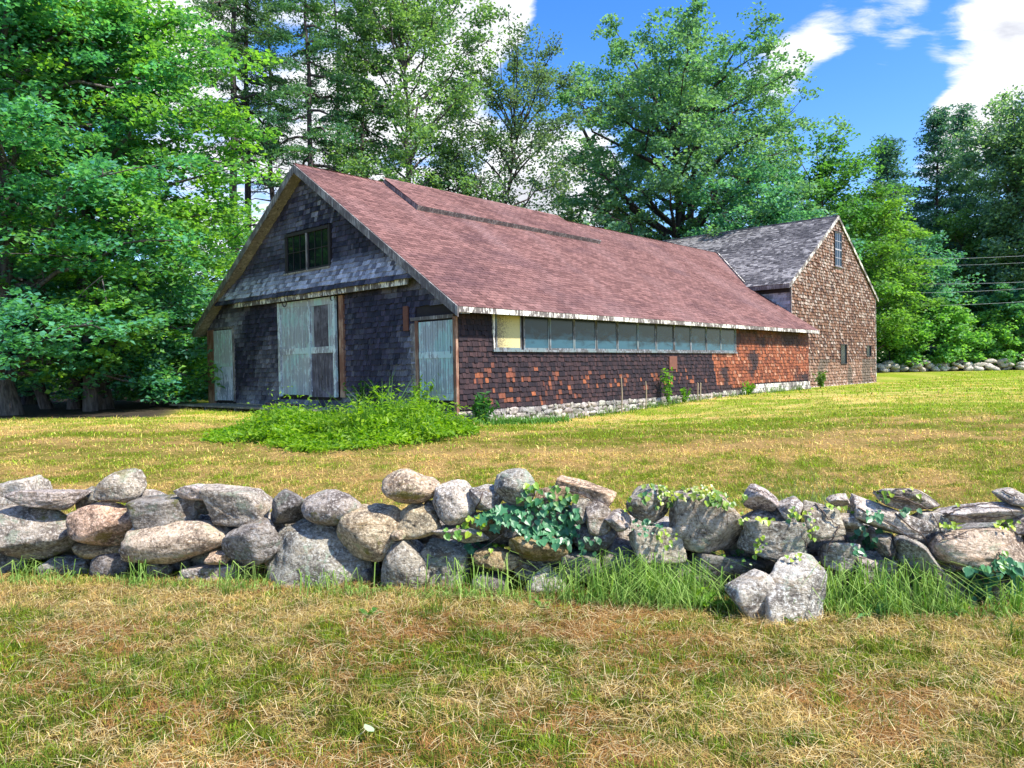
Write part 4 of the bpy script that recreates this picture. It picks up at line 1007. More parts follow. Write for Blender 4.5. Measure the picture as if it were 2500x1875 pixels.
# ------------------------------------------------------------------ trees
def tree(label, dpx, y, h, rad, name='maple_tree', cat='tree', group=None, z0=.18, nl=26, ncl=9, lpc=60, leaf=.2, csz=(.9, .35), col=((.05, .12, .03), (.12, .20, .03)), mat='leaf', bark='bark', tr=.3,
         seed=1, shape='dome', up=.9, lean=(0, 0), upc=.5, fork=None, spread=.55, xw=None, droop=0.0, aspect=.8, hangv=None, dead=0):
    rs = np.random.RandomState(seed)
    x = (dpx*1.1302-1250)/F*y if xw is None else xw
    zb = float(gz(x, y))-.1
    T = empty(name, (x, y, zb)); tag(T, label, cat, group)
    # trunk
    n = 9; tt = np.linspace(0, 1, n)
    wob = np.cumsum(rs.normal(size=(n, 2))*.10, axis=0)*h/20
    wob -= wob[0]
    top = .93 if shape in ('cone', 'pine') else .70
    tp = np.stack([wob[:, 0]+lean[0]*tt**1.5, wob[:, 1]+lean[1]*tt, tt*h*top], -1)
    trad = tr*(1-tt*.86)*np.where(tt == 0, 1.35, 1)
    mt = MB(); mt.tube(tp, trad, 9)
    if fork:
        for fk in fork: mt.tube(np.array(fk[0], float), np.linspace(fk[1], fk[1]*.3, len(fk[0])), 8)
    mt.build('trunk', M[bark], T, True)
    mbr = MB(); cs = []
    def tr_at(z): i = np.clip(z/(h*top), 0, 1); return np.array([np.interp(i, tt, tp[:, k]) for k in range(3)])
    for i in range(nl):
        f = (i+rs.rand())/nl
        zf = z0+(1-z0)*f**.9
        az = i*2.39996+rs.uniform(-.4, .4)
        q = (zf-z0)/(1-z0)
        if shape == 'dome': w_ = math.sqrt(max(0.02, 1-abs(2*q*.92-.72)**2.4/1.9)) if q < .9 else .45
        elif shape == 'cone': w_ = (1-q)**.75*.95+.06
        elif shape == 'pine': w_ = (.55+.45*math.sin(q*3+1))*(1-q)**.6+.08
        else: w_ = 1
        L = rad*w_*(rs.uniform(.84, 1.06) if shape == 'dome' else rs.uniform(.72, 1.12))
        end = np.array([math.cos(az)*L, math.sin(az)*L, zf*h])
        st = tr_at(max(.08*h, min(h*top*.98, zf*h-L*upc)))
        end[:2] += tr_at(zf*h*.8)[:2]*.9
        if shape in ('cone', 'pine'): end[2] = zf*h - L*droop
        k = 6; t_ = np.linspace(0, 1, k)[:, None]
        bow = np.array([0, 0, L*(.10 if shape == 'dome' else .04)])
        pts = st+(end-st)*t_+bow*np.sin(t_*np.pi)+rs.normal(size=(k, 3))*.05*L*np.sin(t_*np.pi)
        mbr.tube(pts, np.linspace(tr*.30*(1-f*.5)+.02, .015, k), 5)
        m_c = max(2, int(ncl*(.5+.7*L/rad)))
        for j in range(m_c):
            ta = rs.uniform(.30, 1.06); base = st+(end-st)*ta+bow*math.sin(min(ta, 1)*math.pi)
            off = rs.normal(size=3)*np.array([1, 1, .55])*L*.20*spread/.55*(.6+.6*(1-ta))
            if shape in ('cone', 'pine'): off *= np.array([1, 1, .35])
            cpt = base+off; cs.append(cpt)
            if j % 2 == 0: mbr.tube(np.array([base, (base+cpt)/2+[0, 0, .05], cpt]), (.022, .014, .006), 4)
    if dead:
        for i in range(dead):
            zq = h*(.12+(z0-.10)*rs.rand()*1.05); a_ = rs.uniform(0, 6.28); Lq = rad*rs.uniform(.4, .95); b0 = tr_at(zq)
            e_ = b0+np.array([math.cos(a_)*Lq, math.sin(a_)*Lq, -Lq*rs.uniform(-.1, .35)]); m_ = (b0+e_)/2+[0, 0, Lq*.12]
            mbr.tube(np.array([b0, m_, e_]), (.055, .03, .01), 4)
            for q in range(5):
                f_ = rs.uniform(.3, 1); p_ = m_+(e_-m_)*f_; mbr.tube(np.array([p_, p_+rs.normal(size=3)*[.5, .5, .25]*Lq*.35]), (.016, .006), 3)
    mbr.build('branches', M[bark], T, True)
    cs = np.array(cs); nc = len(cs); m = lpc
    # leaves in flat sprays
    u = rs.normal(size=(nc, m, 3)); r_ = rs.rand(nc, m, 1)**.45
    u = u/np.linalg.norm(u, axis=2)[:, :, None]*r_
    sc = rs.uniform(.6, 1.3, (nc, 1, 1))
    tiltm = rs.normal(size=(nc, 1, 2))*.25
    C = u*sc*np.array([csz[0], csz[0], csz[1]])
    C[:, :, 2] += (C[:, :, :2]*tiltm).sum(2)-np.abs(C[:, :, 0]**2+C[:, :, 1]**2)*.22/csz[0]*(1 if up > .5 else 0)
    C = (C+cs[:, None, :]).reshape(-1, 3); C[:, 2] = np.maximum(C[:, 2], .35)
    V, Fc = leaves(C, leaf, up, rs, aspect, .12, hang=None if hangv is None else np.array(hangv))
    ct = rs.rand(nc, 1, 1); lt = np.clip(ct*.65+rs.rand(nc, m, 1)*.5, 0, 1)
    colr = (np.array(col[0])*(1-lt)+np.array(col[1])*lt).reshape(-1, 3)*rs.uniform(.75, 1.2, (nc*m, 1))
    npmesh('crown', V, Fc, M[mat], T, rep(colr*np.array([1.65, 1.6, 2.5]), 4))
    return T
MAP = ((.030, .140, .068), (.150, .290, .028)); TEAL = ((.034, .125, .075), (.09, .23, .11)); HEM = ((.035, .095, .045), (.11, .20, .055)); OAK = ((.040, .125, .062), (.125, .225, .095))
DKG = ((.022, .065, .038), (.05, .12, .055)); LIME = ((.065, .15, .03), (.12, .23, .035)); PIN = ((.030, .095, .060), (.075, .165, .085))
tree('tall spreading maple with bright yellow green tips, left of the barn gable', 215, 26, 16, 4.9, seed=3, z0=.045, nl=60, ncl=15, lpc=85, leaf=.17, csz=(.85, .22), col=MAP, tr=.36, upc=.35, up=1.3)
tree('big maple with deep green leaves filling the left edge of the photo', 20, 23, 15.5, 5.4, seed=8, z0=.05, nl=52, ncl=14, lpc=80, leaf=.16, csz=(.8, .22), col=((.030, .14, .075), (.085, .245, .085)), tr=.30, upc=.35, up=1.3)
tree('slender maple behind the spreading one, its top against white cloud', 60, 32, 21, 4.6, seed=12, z0=.25, nl=34, ncl=12, lpc=60, leaf=.2, csz=(.9, .25), col=MAP, tr=.3, upc=.4, up=1.2)
tree('small maple with fresh green leaves tucked behind the left corner of the barn', 455, 34, 9, 3.6, seed=15, z0=.10, nl=22, ncl=10, lpc=60, leaf=.19, csz=(.75, .22), col=MAP, tr=.14, upc=.35, up=1.2)
tree('low leafy understory tree beneath the maples left of the barn', 330, 28, 5.0, 3.2, seed=17, z0=.08, nl=18, ncl=10, lpc=60, leaf=.18, csz=(.7, .22), col=TEAL, tr=.10, upc=.3, up=1.2)
tree('dark understory tree in the shade at the left edge of the woods', 90, 30, 6.5, 4.6, seed=18, z0=.08, nl=20, ncl=10, lpc=60, leaf=.2, csz=(.8, .25), col=TEAL, tr=.12, upc=.3, up=1.2)
H = dict(name='hemlock_tree', mat='needle', bark='bark_dark', leaf=.22, aspect=.34, csz=(.75, .16), shape='cone', up=.7, hangv=(0, 0, -.35))
tree('tall bare stemmed hemlock left of the gable peak, left one of the pair', 511, 42, 32, 3.6, seed=21, dead=46, z0=.42, nl=44, ncl=8, lpc=60, col=HEM, tr=.30, droop=.25, upc=-.05, **H)
tree('tall bare stemmed hemlock beside its twin, its trunk right behind the gable peak', 541, 43.5, 31, 3.4, seed=22, dead=46, z0=.45, nl=40, ncl=8, lpc=60, col=HEM, tr=.27, droop=.25, upc=-.05, **H)
tree('full hemlock with drooping sprays behind the front part of the red roof', 690, 41, 25, 4.0, seed=23, z0=.26, nl=50, ncl=8, lpc=56, col=((.028, .10, .045), (.09, .19, .05)), tr=.28, droop=.3, upc=-.05, **H)
tree('hemlock with lighter hanging sprays behind the raised strip of the roof', 800, 43, 23, 4.0, seed=24, dead=20, z0=.24, nl=48, ncl=8, lpc=56, col=((.03, .11, .045), (.10, .20, .05)), tr=.26, droop=.3, upc=-.05, **H)
tree('slim dark hemlock standing behind the fuller ones over the roof ridge', 615, 50, 29, 2.8, seed=25, dead=26, z0=.45, nl=26, ncl=8, lpc=55, col=DKG, tr=.28, droop=.2, upc=-.05, **H)
tree('thin tall hemlock at the back between the drooping ones', 745, 54, 33, 3.8, seed=26, dead=26, z0=.45, nl=28, ncl=8, lpc=55, col=HEM, tr=.28, droop=.2, upc=-.05, **H)
tree('tall airy ash with fine pale leaves rising over the middle of the red roof', 900, 44, 27, 5.0, name='ash_tree', seed=31, z0=.30, nl=44, ncl=14, lpc=64, leaf=.18, csz=(.8, .4), col=((.055, .13, .045), (.14, .23, .07)), tr=.26, upc=.8, up=.6, bark='bark')
tree('short dark hemlock low behind the roof ridge, right of the airy ash', 985, 45, 15, 3.6, seed=33, dead=16, z0=.30, nl=40, ncl=8, lpc=65, col=((.04, .12, .05), (.12, .22, .05)), tr=.2, droop=.3, upc=-.05, **H)
tree('sparse crooked tree with small dark leaves leaning towards the open blue sky', 1060, 46, 22, 4.4, name='elm_tree', seed=35, z0=.44, nl=30, ncl=12, lpc=50, leaf=.17, csz=(.65, .5), col=((.045, .09, .05), (.11, .17, .07)), tr=.2, upc=.8, up=.4, bark='bark_dark', lean=(2.2, 0))
tree('great round oak with a curving limb standing behind the middle of the red roof', 1475, 52, 23.8, 9.0, name='oak_tree', seed=41, z0=.30, nl=60, ncl=17, lpc=84, leaf=.22, csz=(.95, .42), col=OAK, tr=.62, upc=.55, up=.7, bark='bark_dark', spread=.5,
     fork=[([(0, 0, 7.5), (-1.2, 0, 10.2), (-3.2, -.3, 11.6), (-5.2, -.5, 14.0), (-6.6, -.6, 17.0)], .34), ([(0, 0, 7), (.6, .2, 10), (.9, 0, 14), (2.0, 0, 19)], .36), ([(0, 0, 9), (2.4, 0, 12.5), (4.8, 0, 15)], .25)])
tree('yellowish small tree just above the red ridge, left of the great oak', 1265, 50, 11.5, 3.8, name='cherry_tree', seed=43, z0=.2, nl=22, ncl=10, lpc=55, leaf=.22, csz=(.9, .4), col=((.05, .10, .03), (.13, .17, .04)), tr=.16)
tree('lush blue green tree below the right half of the oak crown', 1640, 47, 13, 5.0, name='linden_tree', seed=44, z0=.18, nl=30, ncl=12, lpc=60, leaf=.22, csz=(.95, .4), col=TEAL, tr=.2)
tree('round green tree behind the ridge of the old grey barn', 1790, 56, 18, 4.6, name='maple_tree', seed=45, z0=.2, nl=32, ncl=12, lpc=55, leaf=.25, csz=(1.0, .5), col=((.035, .12, .035), (.08, .18, .035)), tr=.24)
tree('lime green maple glowing behind the gable of the old grey barn', 1880, 58, 14.2, 4.2, name='maple_tree', seed=46, z0=.2, nl=30, ncl=12, lpc=60, leaf=.24, csz=(1.0, .35), col=LIME, tr=.2, up=1.1)
P_ = dict(name='pine_tree', mat='needle', bark='bark_dark', leaf=.34, aspect=.45, csz=(1.1, .35), shape='pine', up=.8, group=None)
tree('white pine with a pointed dark top, leftmost of the three pines beyond the old barn', 1925, 68, 21, 4.0, seed=51, z0=.30, nl=44, ncl=9, lpc=45, col=PIN, tr=.26, droop=-.08, upc=.1, **P_)
tree('tall ragged white pine with open branches, middle one of the three', 2030, 69, 24.2, 4.4, seed=52, z0=.30, nl=44, ncl=8, lpc=42, col=PIN, tr=.30, droop=-.10, upc=.1, **P_)
tree('white pine with a narrow crown, rightmost of the three beyond the old barn', 2090, 71, 24.8, 3.8, seed=53, z0=.30, nl=42, ncl=8, lpc=42, col=PIN, tr=.30, droop=-.10, upc=.1, **P_)
tree('tall grey green poplar at the right edge of the photo', 2195, 64, 24.0, 4.2, name='poplar_tree', seed=54, z0=.16, nl=46, ncl=13, lpc=55, leaf=.27, csz=(1.1, .7), col=((.06, .13, .065), (.15, .24, .11)), tr=.32, up=.6)
tree('dark broad tree behind the poplar, partly outside the right edge', 2270, 62, 21, 4.5, name='oak_tree', seed=55, z0=.2, nl=36, ncl=12, lpc=50, leaf=.27, csz=(1.1, .7), col=((.04, .10, .045), (.11, .18, .07)), tr=.3)
tree('pale lime tree standing before the pines right of the old barn', 2075, 66, 14.5, 3.4, name='maple_tree', seed=56, z0=.26, nl=24, ncl=11, lpc=50, leaf=.26, csz=(1.0, .4), col=((.07, .16, .05), (.14, .24, .05)), tr=.18)
tree('dark hemlock with low boughs just right of the old barn', 1955, 63, 12.5, 4.2, seed=57, z0=.10, nl=44, ncl=9, lpc=55, col=((.028, .10, .062), (.065, .16, .08)), tr=.2, droop=.15, upc=-.05, **{**H, 'leaf': .34})
tree('slim grey stemmed tree with a visible trunk before the dark woods on the right', 1865*1.0+132, 61, 11, 3.0, name='birch_tree', seed=58, z0=.45, nl=18, ncl=9, lpc=45, leaf=.25, csz=(.9, .3), col=TEAL, tr=.22)
tree('bushy sapling with big pale leaves at the right edge before the woods', 2180, 60.5, 7.2, 2.2, name='sapling', seed=59, z0=.35, nl=14, ncl=8, lpc=45, leaf=.28, csz=(.7, .25), col=((.05, .16, .07), (.10, .24, .10)), tr=.08)
tree('shady tree filling the woods edge between the grey stem and the poplar', 2120, 67, 11, 4.2, name='maple_tree', seed=60, z0=.12, nl=26, ncl=11, lpc=50, leaf=.28, csz=(1.0, .4), col=TEAL, tr=.16)
tree('dark tree deep in the woods behind the lime one', 1990, 74, 15, 5.0, name='oak_tree', seed=61, z0=.1, nl=26, ncl=11, lpc=45, leaf=.32, csz=(1.2, .5), col=DKG, tr=.2)
blabs = ['low bush at the woods edge touching the corner of the old barn', 'rounded bush beyond the far wall, next but one to the old barn', 'bush with yellowish top beyond the middle of the far wall', 'wide dark bush beyond the far wall', 'bush below the poplar beyond the far wall', 'last bush beyond the far wall at the right edge']
for i, dp in enumerate((1925, 1980, 2035, 2090, 2150, 2215)):
    tree(blabs[i], dp, 59.8+.25*i, 4.5+.6*(i % 3), 2.8, name='bush', cat='bush', group='bushes along the far wall', seed=70+i, z0=.05, nl=14, ncl=9, lpc=60, leaf=.24, csz=(.7, .35), col=((.055, .17, .045), (.15, .30, .05)), tr=.07, upc=.2)
# woods behind everything, one mass
rs_ = np.random.RandomState(77)
nC = 900; cx = rs_.uniform(-85, 110, nC); cy = rs_.uniform(82, 100, nC); top_ = 9+9*fbm(cx*.12, cx*0+.5, 3); cz = rs_.rand(nC)**.8*top_
cx[:120] = rs_.uniform(-42, -13, 120); cy[:120] = 38+rs_.uniform(0, 6, 120)+np.abs(cx[:120]+13)*.1; cz[:120] = rs_.rand(120)*5.0
C = (np.stack([cx, cy, cz], -1)[:, None, :]+rs_.normal(size=(nC, 75, 3))*np.array([1.5, 1.0, .9])).reshape(-1, 3); C[:, 2] = np.maximum(C[:, 2], .4)
V, Fc = leaves(C, .42, .6, rs_, .8, .12); t_ = rs_.rand(nC, 1, 1)*.7+rs_.rand(nC, 75, 1)*.4
colr = (np.array((.028, .09, .05))*(1-t_)+np.array((.08, .18, .075))*t_).reshape(-1, 3)
o = npmesh('far_woods', V, Fc, M['leaf'], None, rep(colr, 4)); tag(o, 'dense dark woods closing the view behind the barns', None, None, 'stuff')
# leaf litter and trunks in the left woods
mbl = []
for i, (dp, yy, rr) in enumerate(((60, 27, .17), (195, 24.6, .19), (160, 26.5, .20), (300, 33, .18), (30, 31, .2), (250, 36, .16))):
    x_ = (dp*1.1302-1250)/F*yy; z_ = float(gz(x_, yy))-.1
    T = empty('bare_trunk', (x_, yy, z_)); tag(T, ['slanting dark trunk low under the maples at the far left', 'thick pale barked trunk under the maples closest to the lawn', 'dark trunk close behind the thick pale one', 'thin trunk deep in shade near the barn', 'trunk at the far left deep in shade', 'thinnest trunk far back in the shade'][i], 'tree trunk', 'trunks under the maples')
    pts = np.array([(0, 0, 0), (.1*(i % 3-1), 0, 1.5), (.35*(i % 3-1), 0, 4), (.5*(i % 3-1), .2, 8)])
    if i == 0: pts = np.array([(.7, 0, 0), (.2, 0, 1.5), (-.6, 0, 4), (-1.2, .2, 8)])
    MB().tube(pts, (rr*1.3, rr, rr*.8, rr*.4), 9).build('trunk', M['bark'], T, True)
    mbb = MB()
    for k_ in range(4): a_ = k_*1.7+i; mbb.tube([(pts[2][0], 0, 3.5+k_), (pts[2][0]+math.cos(a_)*1.2, math.sin(a_)*1.2, 4.5+k_), (pts[2][0]+math.cos(a_)*2.2, math.sin(a_)*2.2, 5.2+k_)], (rr*.35, rr*.25, .01), 5)
    mbb.build('branches', M['bark'], T, True)

# power lines on the right, strung from the woods to beyond the frame
wl = ['topmost power line crossing before the trees right of the old barn', 'second power line from the top right of the old barn', 'middle power line right of the old barn', 'fourth power line from the top right of the old barn', 'lowest thick cable right of the old barn']
M['wire'] = plain('aluminium wire', (.55, .57, .60), .5, 10, .1)
for i, (ya, yb, rr) in enumerate(((558, 541, .014), (572, 556, .011), (610, 598, .014), (632, 612, .014), (660, 640, .014))):
    a = px_at(1850*1.1302, ya*1.1302, 60); b = px_at(2240*1.1302, yb*1.1302, 52); b = a+(b-a)*1.5
    t_ = np.linspace(0, 1, 14)[:, None]; pts = a+(b-a)*t_; pts[:, 2] -= 4*.35*(t_*(1-t_))[:, 0]
    o = MB().tube(pts, rr*.75, 5).build('power_line', M['wire'], None, True); tag(o, wl[i], 'cable', 'power lines')
# the pole that carries them, hidden among the trees
a = px_at(1850*1.1302, 610*1.1302, 60)
T = empty('utility_pole', (a[0], a[1], float(gz(a[0], a[1])))); tag(T, 'wooden utility pole among the trees behind the old barn carrying the power lines', 'utility pole')
MB().tube([(0, .15, 0), (0, .15, 10.5)], (.16, .11), 8).build('post', M['bark'], T, True); MB().box(-.06, .06, -.9, 1.2, 9.2, 9.35).build('crossarm', M['bark'], T)

# ------------------------------------------------------------------ lawn grass
rsg = np.random.RandomState(21)
def in_view(x, y, m=60): 
    px = 1250+x/y*F; return (px > -m) & (px < 2500+m)
def sample_field(n, y0, y1, pw=1.0):
    y = y0+(y1-y0)*rsg.rand(n)**pw; x = (rsg.rand(n)*2-1)*.73*y; return x, y
def barn_clear(x, y):
    dx = x-BO[0]; dy = y-BO[1]; u = dx*UX[0]+dy*UX[1]; v = dx*VX[0]+dy*VX[1]
    return ~((u > -.02) & (v > -.02))
def grass_layer(name, n, y0, y1, pw, h, wd, lean, droop, lab, flatfrac=.0, kd=1.0, bright=1.0):
    x, y = sample_field(n, y0, y1, pw); k = barn_clear(x, y) & (woods(x, y) < .5); x, y = x[k], y[k]; n = len(x)
    z = gz(x, y); d = dry(x, y)
    # dry = short and lying, green = upright
    isdry = rsg.rand(n) < d*.88+.08
    c = np.where(isdry[:, None], DRYC*rsg.uniform(.35, 1.5, (n, 1))*(.55+.9*fbm(x*8+1, y*8+9, 2))[:, None], GREEN*rsg.uniform(.30, 1.7, (n, 1))*(.35+1.3*fbm(x*9+5, y*9+2, 2))[:, None]*np.stack([rsg.uniform(.7, 1.35, n), np.ones(n), rsg.uniform(.6, 1.6, n)], -1))
    br = isdry & (rsg.rand(n) < .12+.9*sstep(.50, .62, fbm(x*1.1+33, y*1.6+5, 3))*(1-.85*sstep(5.5, 7, y))); c[br] = BROWN*rsg.uniform(.7, 1.4, (br.sum(), 1))
    mx = rsg.rand(n, 1)*.3; c = c*(1-mx)+lawn_colour(x, y)*mx; c = c*bright
    hh = h*rsg.uniform(.5, 1.3, n)*np.where(isdry, 1.25, .85)*(.25+1.5*fbm(x*6.5, y*6.5+8, 3))
    fl = np.abs(rsg.normal(size=n))*lean; lie = isdry & (rsg.rand(n) < .75); fl[lie] = rsg.uniform(1.15, 1.5, lie.sum())
    ww = wd*rsg.uniform(.6, 1.3, n)*np.where(isdry, .8, 1)
    zz = z+np.where(lie, rsg.uniform(.003, .025, n), -.005)
    C = np.stack([x, y, zz], -1)
    V, Fc = blades(C, hh, ww, rsg, droop=droop, flat=fl)
    o = npmesh(name, V, Fc, M['grass'], None, rep(c, 6)); tag(o, lab, None, None, 'stuff'); return o
grass_layer('grass', 170000, 2.9, 6.4, .9, .060, .0040, .45, .3, 'short mown grass and dry straw before the stone wall', bright=1.04)
grass_layer('grass', 90000, 6.3, 12.5, .85, .062, .0085, .45, .3, 'mown grass right behind the stone wall', bright=1.35)
grass_layer('grass', 80000, 12.0, 26, .8, .07, .016, .45, .3, 'mown grass towards the barn', bright=1.4)
grass_layer('grass', 40000, 25, 57, .8, .10, .035, .45, .3, 'far lawn beside the old barn', bright=1.45)

# long loose straws left by mowing
n_ = 16000; x, y = sample_field(n_, 2.9, 6.0, .8); k = rsg.rand(n_) < .25+.75*dry(x, y); x, y = x[k], y[k]; n_ = len(x)
V, Fc = blades(np.stack([x, y, gz(x, y)+rsg.uniform(.012, .045, n_)], -1), rsg.uniform(.07, .17, n_), rsg.uniform(.0022, .0042, n_), rsg, droop=.12, flat=rsg.uniform(1.25, 1.58, n_))
o = npmesh('straw', V, Fc, M['grass'], None, rep(np.array([.66, .54, .30])*rsg.uniform(.6, 1.3, (n_, 1)), 6)); tag(o, 'loose pale straws lying on the mown grass', None, None, 'stuff')
# tall grass at the foot of the wall and behind it
Vs, Fs, Ts = [], [], []; nn = 0
def tuft(x, y, n, h, spread, c0=(.10, .23, .03), c1=(.36, .50, .13), wd=.0085, lean=.42, droop=.8):
    global nn
    C = np.stack([x+rsg.normal(size=n)*spread, y+rsg.normal(size=n)*spread*.6, np.zeros(n)], -1); C[:, 2] = gz(C[:, 0], C[:, 1])
    V, Fc = blades(C, h*rsg.uniform(.45, 1.15, n), wd*rsg.uniform(.6, 1.3, n), rsg, lean=lean, droop=droop)
    t = rsg.rand(n, 1); Vs.append(V); Fs.append(Fc+nn); nn += len(V); Ts.append(rep(np.array(c0)*(1-t)+np.array(c1)*t, 6))
def tp_(zp, x, y, off=-.12):     # foot of the wall under a zoomed picture position
    ox, oy = ZR[zp]; d = ray(ox+x*.40687, oy+y*.40687); yy = 5.7
    for _ in range(4): yy = wall_front(d[0]/d[1]*yy)+off
    return d[0]/d[1]*yy, yy
for (zp, x, n, h, s) in ((3, 130, 70, .24, .06), (3, 290, 60, .22, .07), (3, 400, 30, .16, .05), (3, 830, 60, .26, .05), (3, 1060, 20, .22, .06), (3, 1380, 60, .26, .06), (3, 1560, 40, .22, .08), (3, 1900, 50, .25, .09), (3, 2130, 40, .25, .07),
                         (4, 40, 40, .22, .05), (4, 540, 20, .2, .08), (4, 720, 40, .34, .06), (4, 830, 60, .36, .06), (4, 1010, 50, .28, .08), (4, 1080, 30, .42, .04), (4, 1300, 60, .3, .08), (4, 1480, 130, .36, .08), (4, 1600, 120, .40, .07), (4, 1750, 160, .44, .09), (4, 1900, 170, .44, .09), (4, 2040, 160, .42, .09), (4, 2150, 120, .38, .08),
                         (5, 40, 150, .40, .09), (5, 190, 100, .38, .07), (5, 400, 90, .30, .08), (5, 1000, 110, .32, .08), (5, 1130, 150, .42, .09), (5, 1280, 160, .40, .10), (5, 1430, 160, .42, .10), (5, 1570, 150, .40, .10), (5, 1700, 110, .40, .07), (5, 1850, 60, .24, .08), (5, 2150, 120, .30, .05), (5, 2060, 60, .2, .08)):
    gx, gy = tp_(zp, x, 800); tuft(gx, gy, int(n*.42), h*1.5, s*1.3)
    tuft(gx+.05, gy-.1, n//3, h*.6, s*1.2)
for j in range(70):           # low fringe
    x_ = rsg.uniform(-4.3, 4.2); tuft(x_, wall_front(x_)-.06-rsg.rand()*.16, 12, .13, .07)
for (sx, sy, n, h) in ((470, 1490, 70, .11), (560, 1455, 60, .17), (1055, 1500, 60, .13), (1195, 1565, 80, .09), (740, 1480, 40, .10), (1895, 1665, 70, .12), (1400, 1690, 60, .08), (420, 1500, 50, .08), (2480, 1560, 90, .14), (330, 1480, 50, .1), (1690, 1540, 60, .07), (1020, 1720, 60, .06), (2300, 1840, 90, .08), (150, 1620, 90, .05), (1960, 1800, 80, .07), (1500, 1640, 60, .06), (2100, 1480, 60, .08)):
    d = ray(sx, sy); t_ = -EYE/d[2]; tuft(d[0]*t_, d[1]*t_, n, h, .055, (.07, .14, .02), (.16, .24, .03), .0055, .35, .3)
for j in range(46):           # tall stems behind the wall on the right
    x_ = 1.9+rsg.rand()*2.9; tuft(x_, wall_front(x_)+1.0+rsg.rand()*1.0, 26, .50, .16, (.09, .14, .05), (.24, .28, .10), .004, .25, .25)
for j in range(16):
    x_ = 2.55+rsg.normal()*.22; tuft(x_, wall_front(x_)+1.1+rsg.rand()*.5, 30, .78, .1, (.08, .13, .07), (.2, .25, .12), .004, .22, .22)
for j in range(45):
    x_ = -4.5+rsg.rand()*7; tuft(x_, wall_front(x_)+.9+rsg.rand()*.5, 24, .20, .15, (.07, .14, .02), (.19, .26, .06), .005)
for j in range(420):      # small tufts that the mower left
    y_ = 3.0+2.6*rsg.rand(); x_ = (rsg.rand()*2-1)*.72*y_
    if y_ > wall_front(x_)-.25 or float(dry(x_, y_)) > .75: continue
    tuft(x_, y_, 16, .075+.05*rsg.rand(), .03, (.05, .11, .012), (.20, .30, .03), .0045, .35, .3)
o = npmesh('tall_grass', np.vstack(Vs), np.vstack(Fs), M['grass'], None, np.vstack(Ts)); tag(o, 'long green grass growing along both feet of the stone wall', None, None, 'stuff')

# ------------------------------------------------------------------ weed patch before the barn
Vs, Fs, Ts = [], [], []; nn = 0
cl_ = []
for j in range(620):
    # outline of the patch, an oval stretched along the gable
    a_ = rsg.rand()*2*math.pi; r_ = math.sqrt(rsg.rand())*(.82+.45*fb(math.cos(a_)*2+5, math.sin(a_)*2+8, 2)); 
    x_ = -3.40+2.4*r_*math.cos(a_); y_ = 15.3+1.85*r_*math.sin(a_)+.35*(x_+3.5)*-.25
    if not bool(barn_clear(np.array([x_]), np.array([y_]))[0]): continue
    edge = max(0, 1-r_)
    hgt = (.12+.38*min(1, edge*2.0))*(1.6 if rsg.rand() < .10 else .85)*(.35+1.25*fb(x_*1.3, y_*1.0+5, 3))*rsg.uniform(.6, 1.2)*(1+.45*float(sstep(-3.2, -1.8, x_)))*(.6+.4*float(sstep(-6.5, -4.5, x_)))
    zg = float(gz(x_, y_)); cl_.append((x_, y_, zg, hgt))
    m = 46
    lf = rsg.uniform(.055, .13)
    C = np.stack([x_+rsg.normal(size=m)*.17, y_+rsg.normal(size=m)*.17, zg+rsg.rand(m)**.6*hgt], -1)
    V, Fc = leaves(C, lf, .9, rsg, .5, .1); t = rsg.rand(m, 1)*.7+rsg.rand()*.4; Vs.append(V); Fs.append(Fc+nn); nn += len(V)
    Ts.append(rep(np.array((.07, .21, .015))*(1-t)+np.array((.30, .46, .02))*t, 4))
o = npmesh('weed_patch', np.vstack(Vs), np.vstack(Fs), M['leaf'], None, np.vstack(Ts)); tag(o, 'lush green bank of leafy weeds growing before the gable doors', None, None, 'stuff')
Vs, Fs, Ts = [], [], []; nn = 0
for (x_, y_, zg, hgt) in cl_[::2]: tuft(x_, y_, 24, hgt*1.3+.05, .12, (.06, .17, .02), (.17, .34, .04), .014, .3, .3)
for j in range(60):
    u_ = rsg.uniform(.2, 20); p = W2((u_, -.15-rsg.rand()*.25, 0)); tuft(p[0], p[1], 16, .22+.12*rsg.rand(), .12, (.07, .16, .02), (.18, .30, .04), .016, .3, .3)
for j in range(50):
    u_ = rsg.uniform(-.2, 3.2); p = W2((u_, -.3-rsg.rand()*.7, 0)); tuft(p[0], p[1], 20, .22, .14, (.06, .17, .03), (.14, .30, .05), .03, .6, .4)
o = npmesh('tall_grass', np.vstack(Vs), np.vstack(Fs), M['grass'], None, np.vstack(Ts)); tag(o, 'long grass among the weeds and along the barn foundation', None, None, 'stuff')

def leafy_plant(name, label, loc, h, n, leaf, spread, col, seed, group=None, cat='plant'):
    rs = np.random.RandomState(seed); T = empty(name, loc); tag(T, label, cat, group)
    mbs = MB(); Cs = []
    for k in range(n):
        a_ = rs.uniform(0, 6.28); tip = np.array([math.cos(a_)*spread*rs.rand(), math.sin(a_)*spread*rs.rand(), h*rs.uniform(.6, 1)])
        mbs.tube([(0, 0, 0), tip*.5+[0, 0, h*.05], tip], (.008, .006, .003), 4)
        for q in np.linspace(.2, 1, 10): Cs.append(tip*q+rs.normal(size=3)*.03*[1, 1, .5])
    C = np.array(Cs); V, Fc = leaves(C, leaf, .4, rs, .4, .1); t = rs.rand(len(C), 1)
    mbs.build('stem', M['stem'], T, True); npmesh('foliage', V, Fc, M['leaf'], T, rep(np.array(col[0])*(1-t)+np.array(col[1])*t, 4)); return T
M['stem'] = plain('green stem', (.12, .16, .04), .7)
M['dry_stem'] = plain('dead stalk', (.34, .27, .18), .8)
BR = ((.08, .22, .02), (.18, .38, .03))
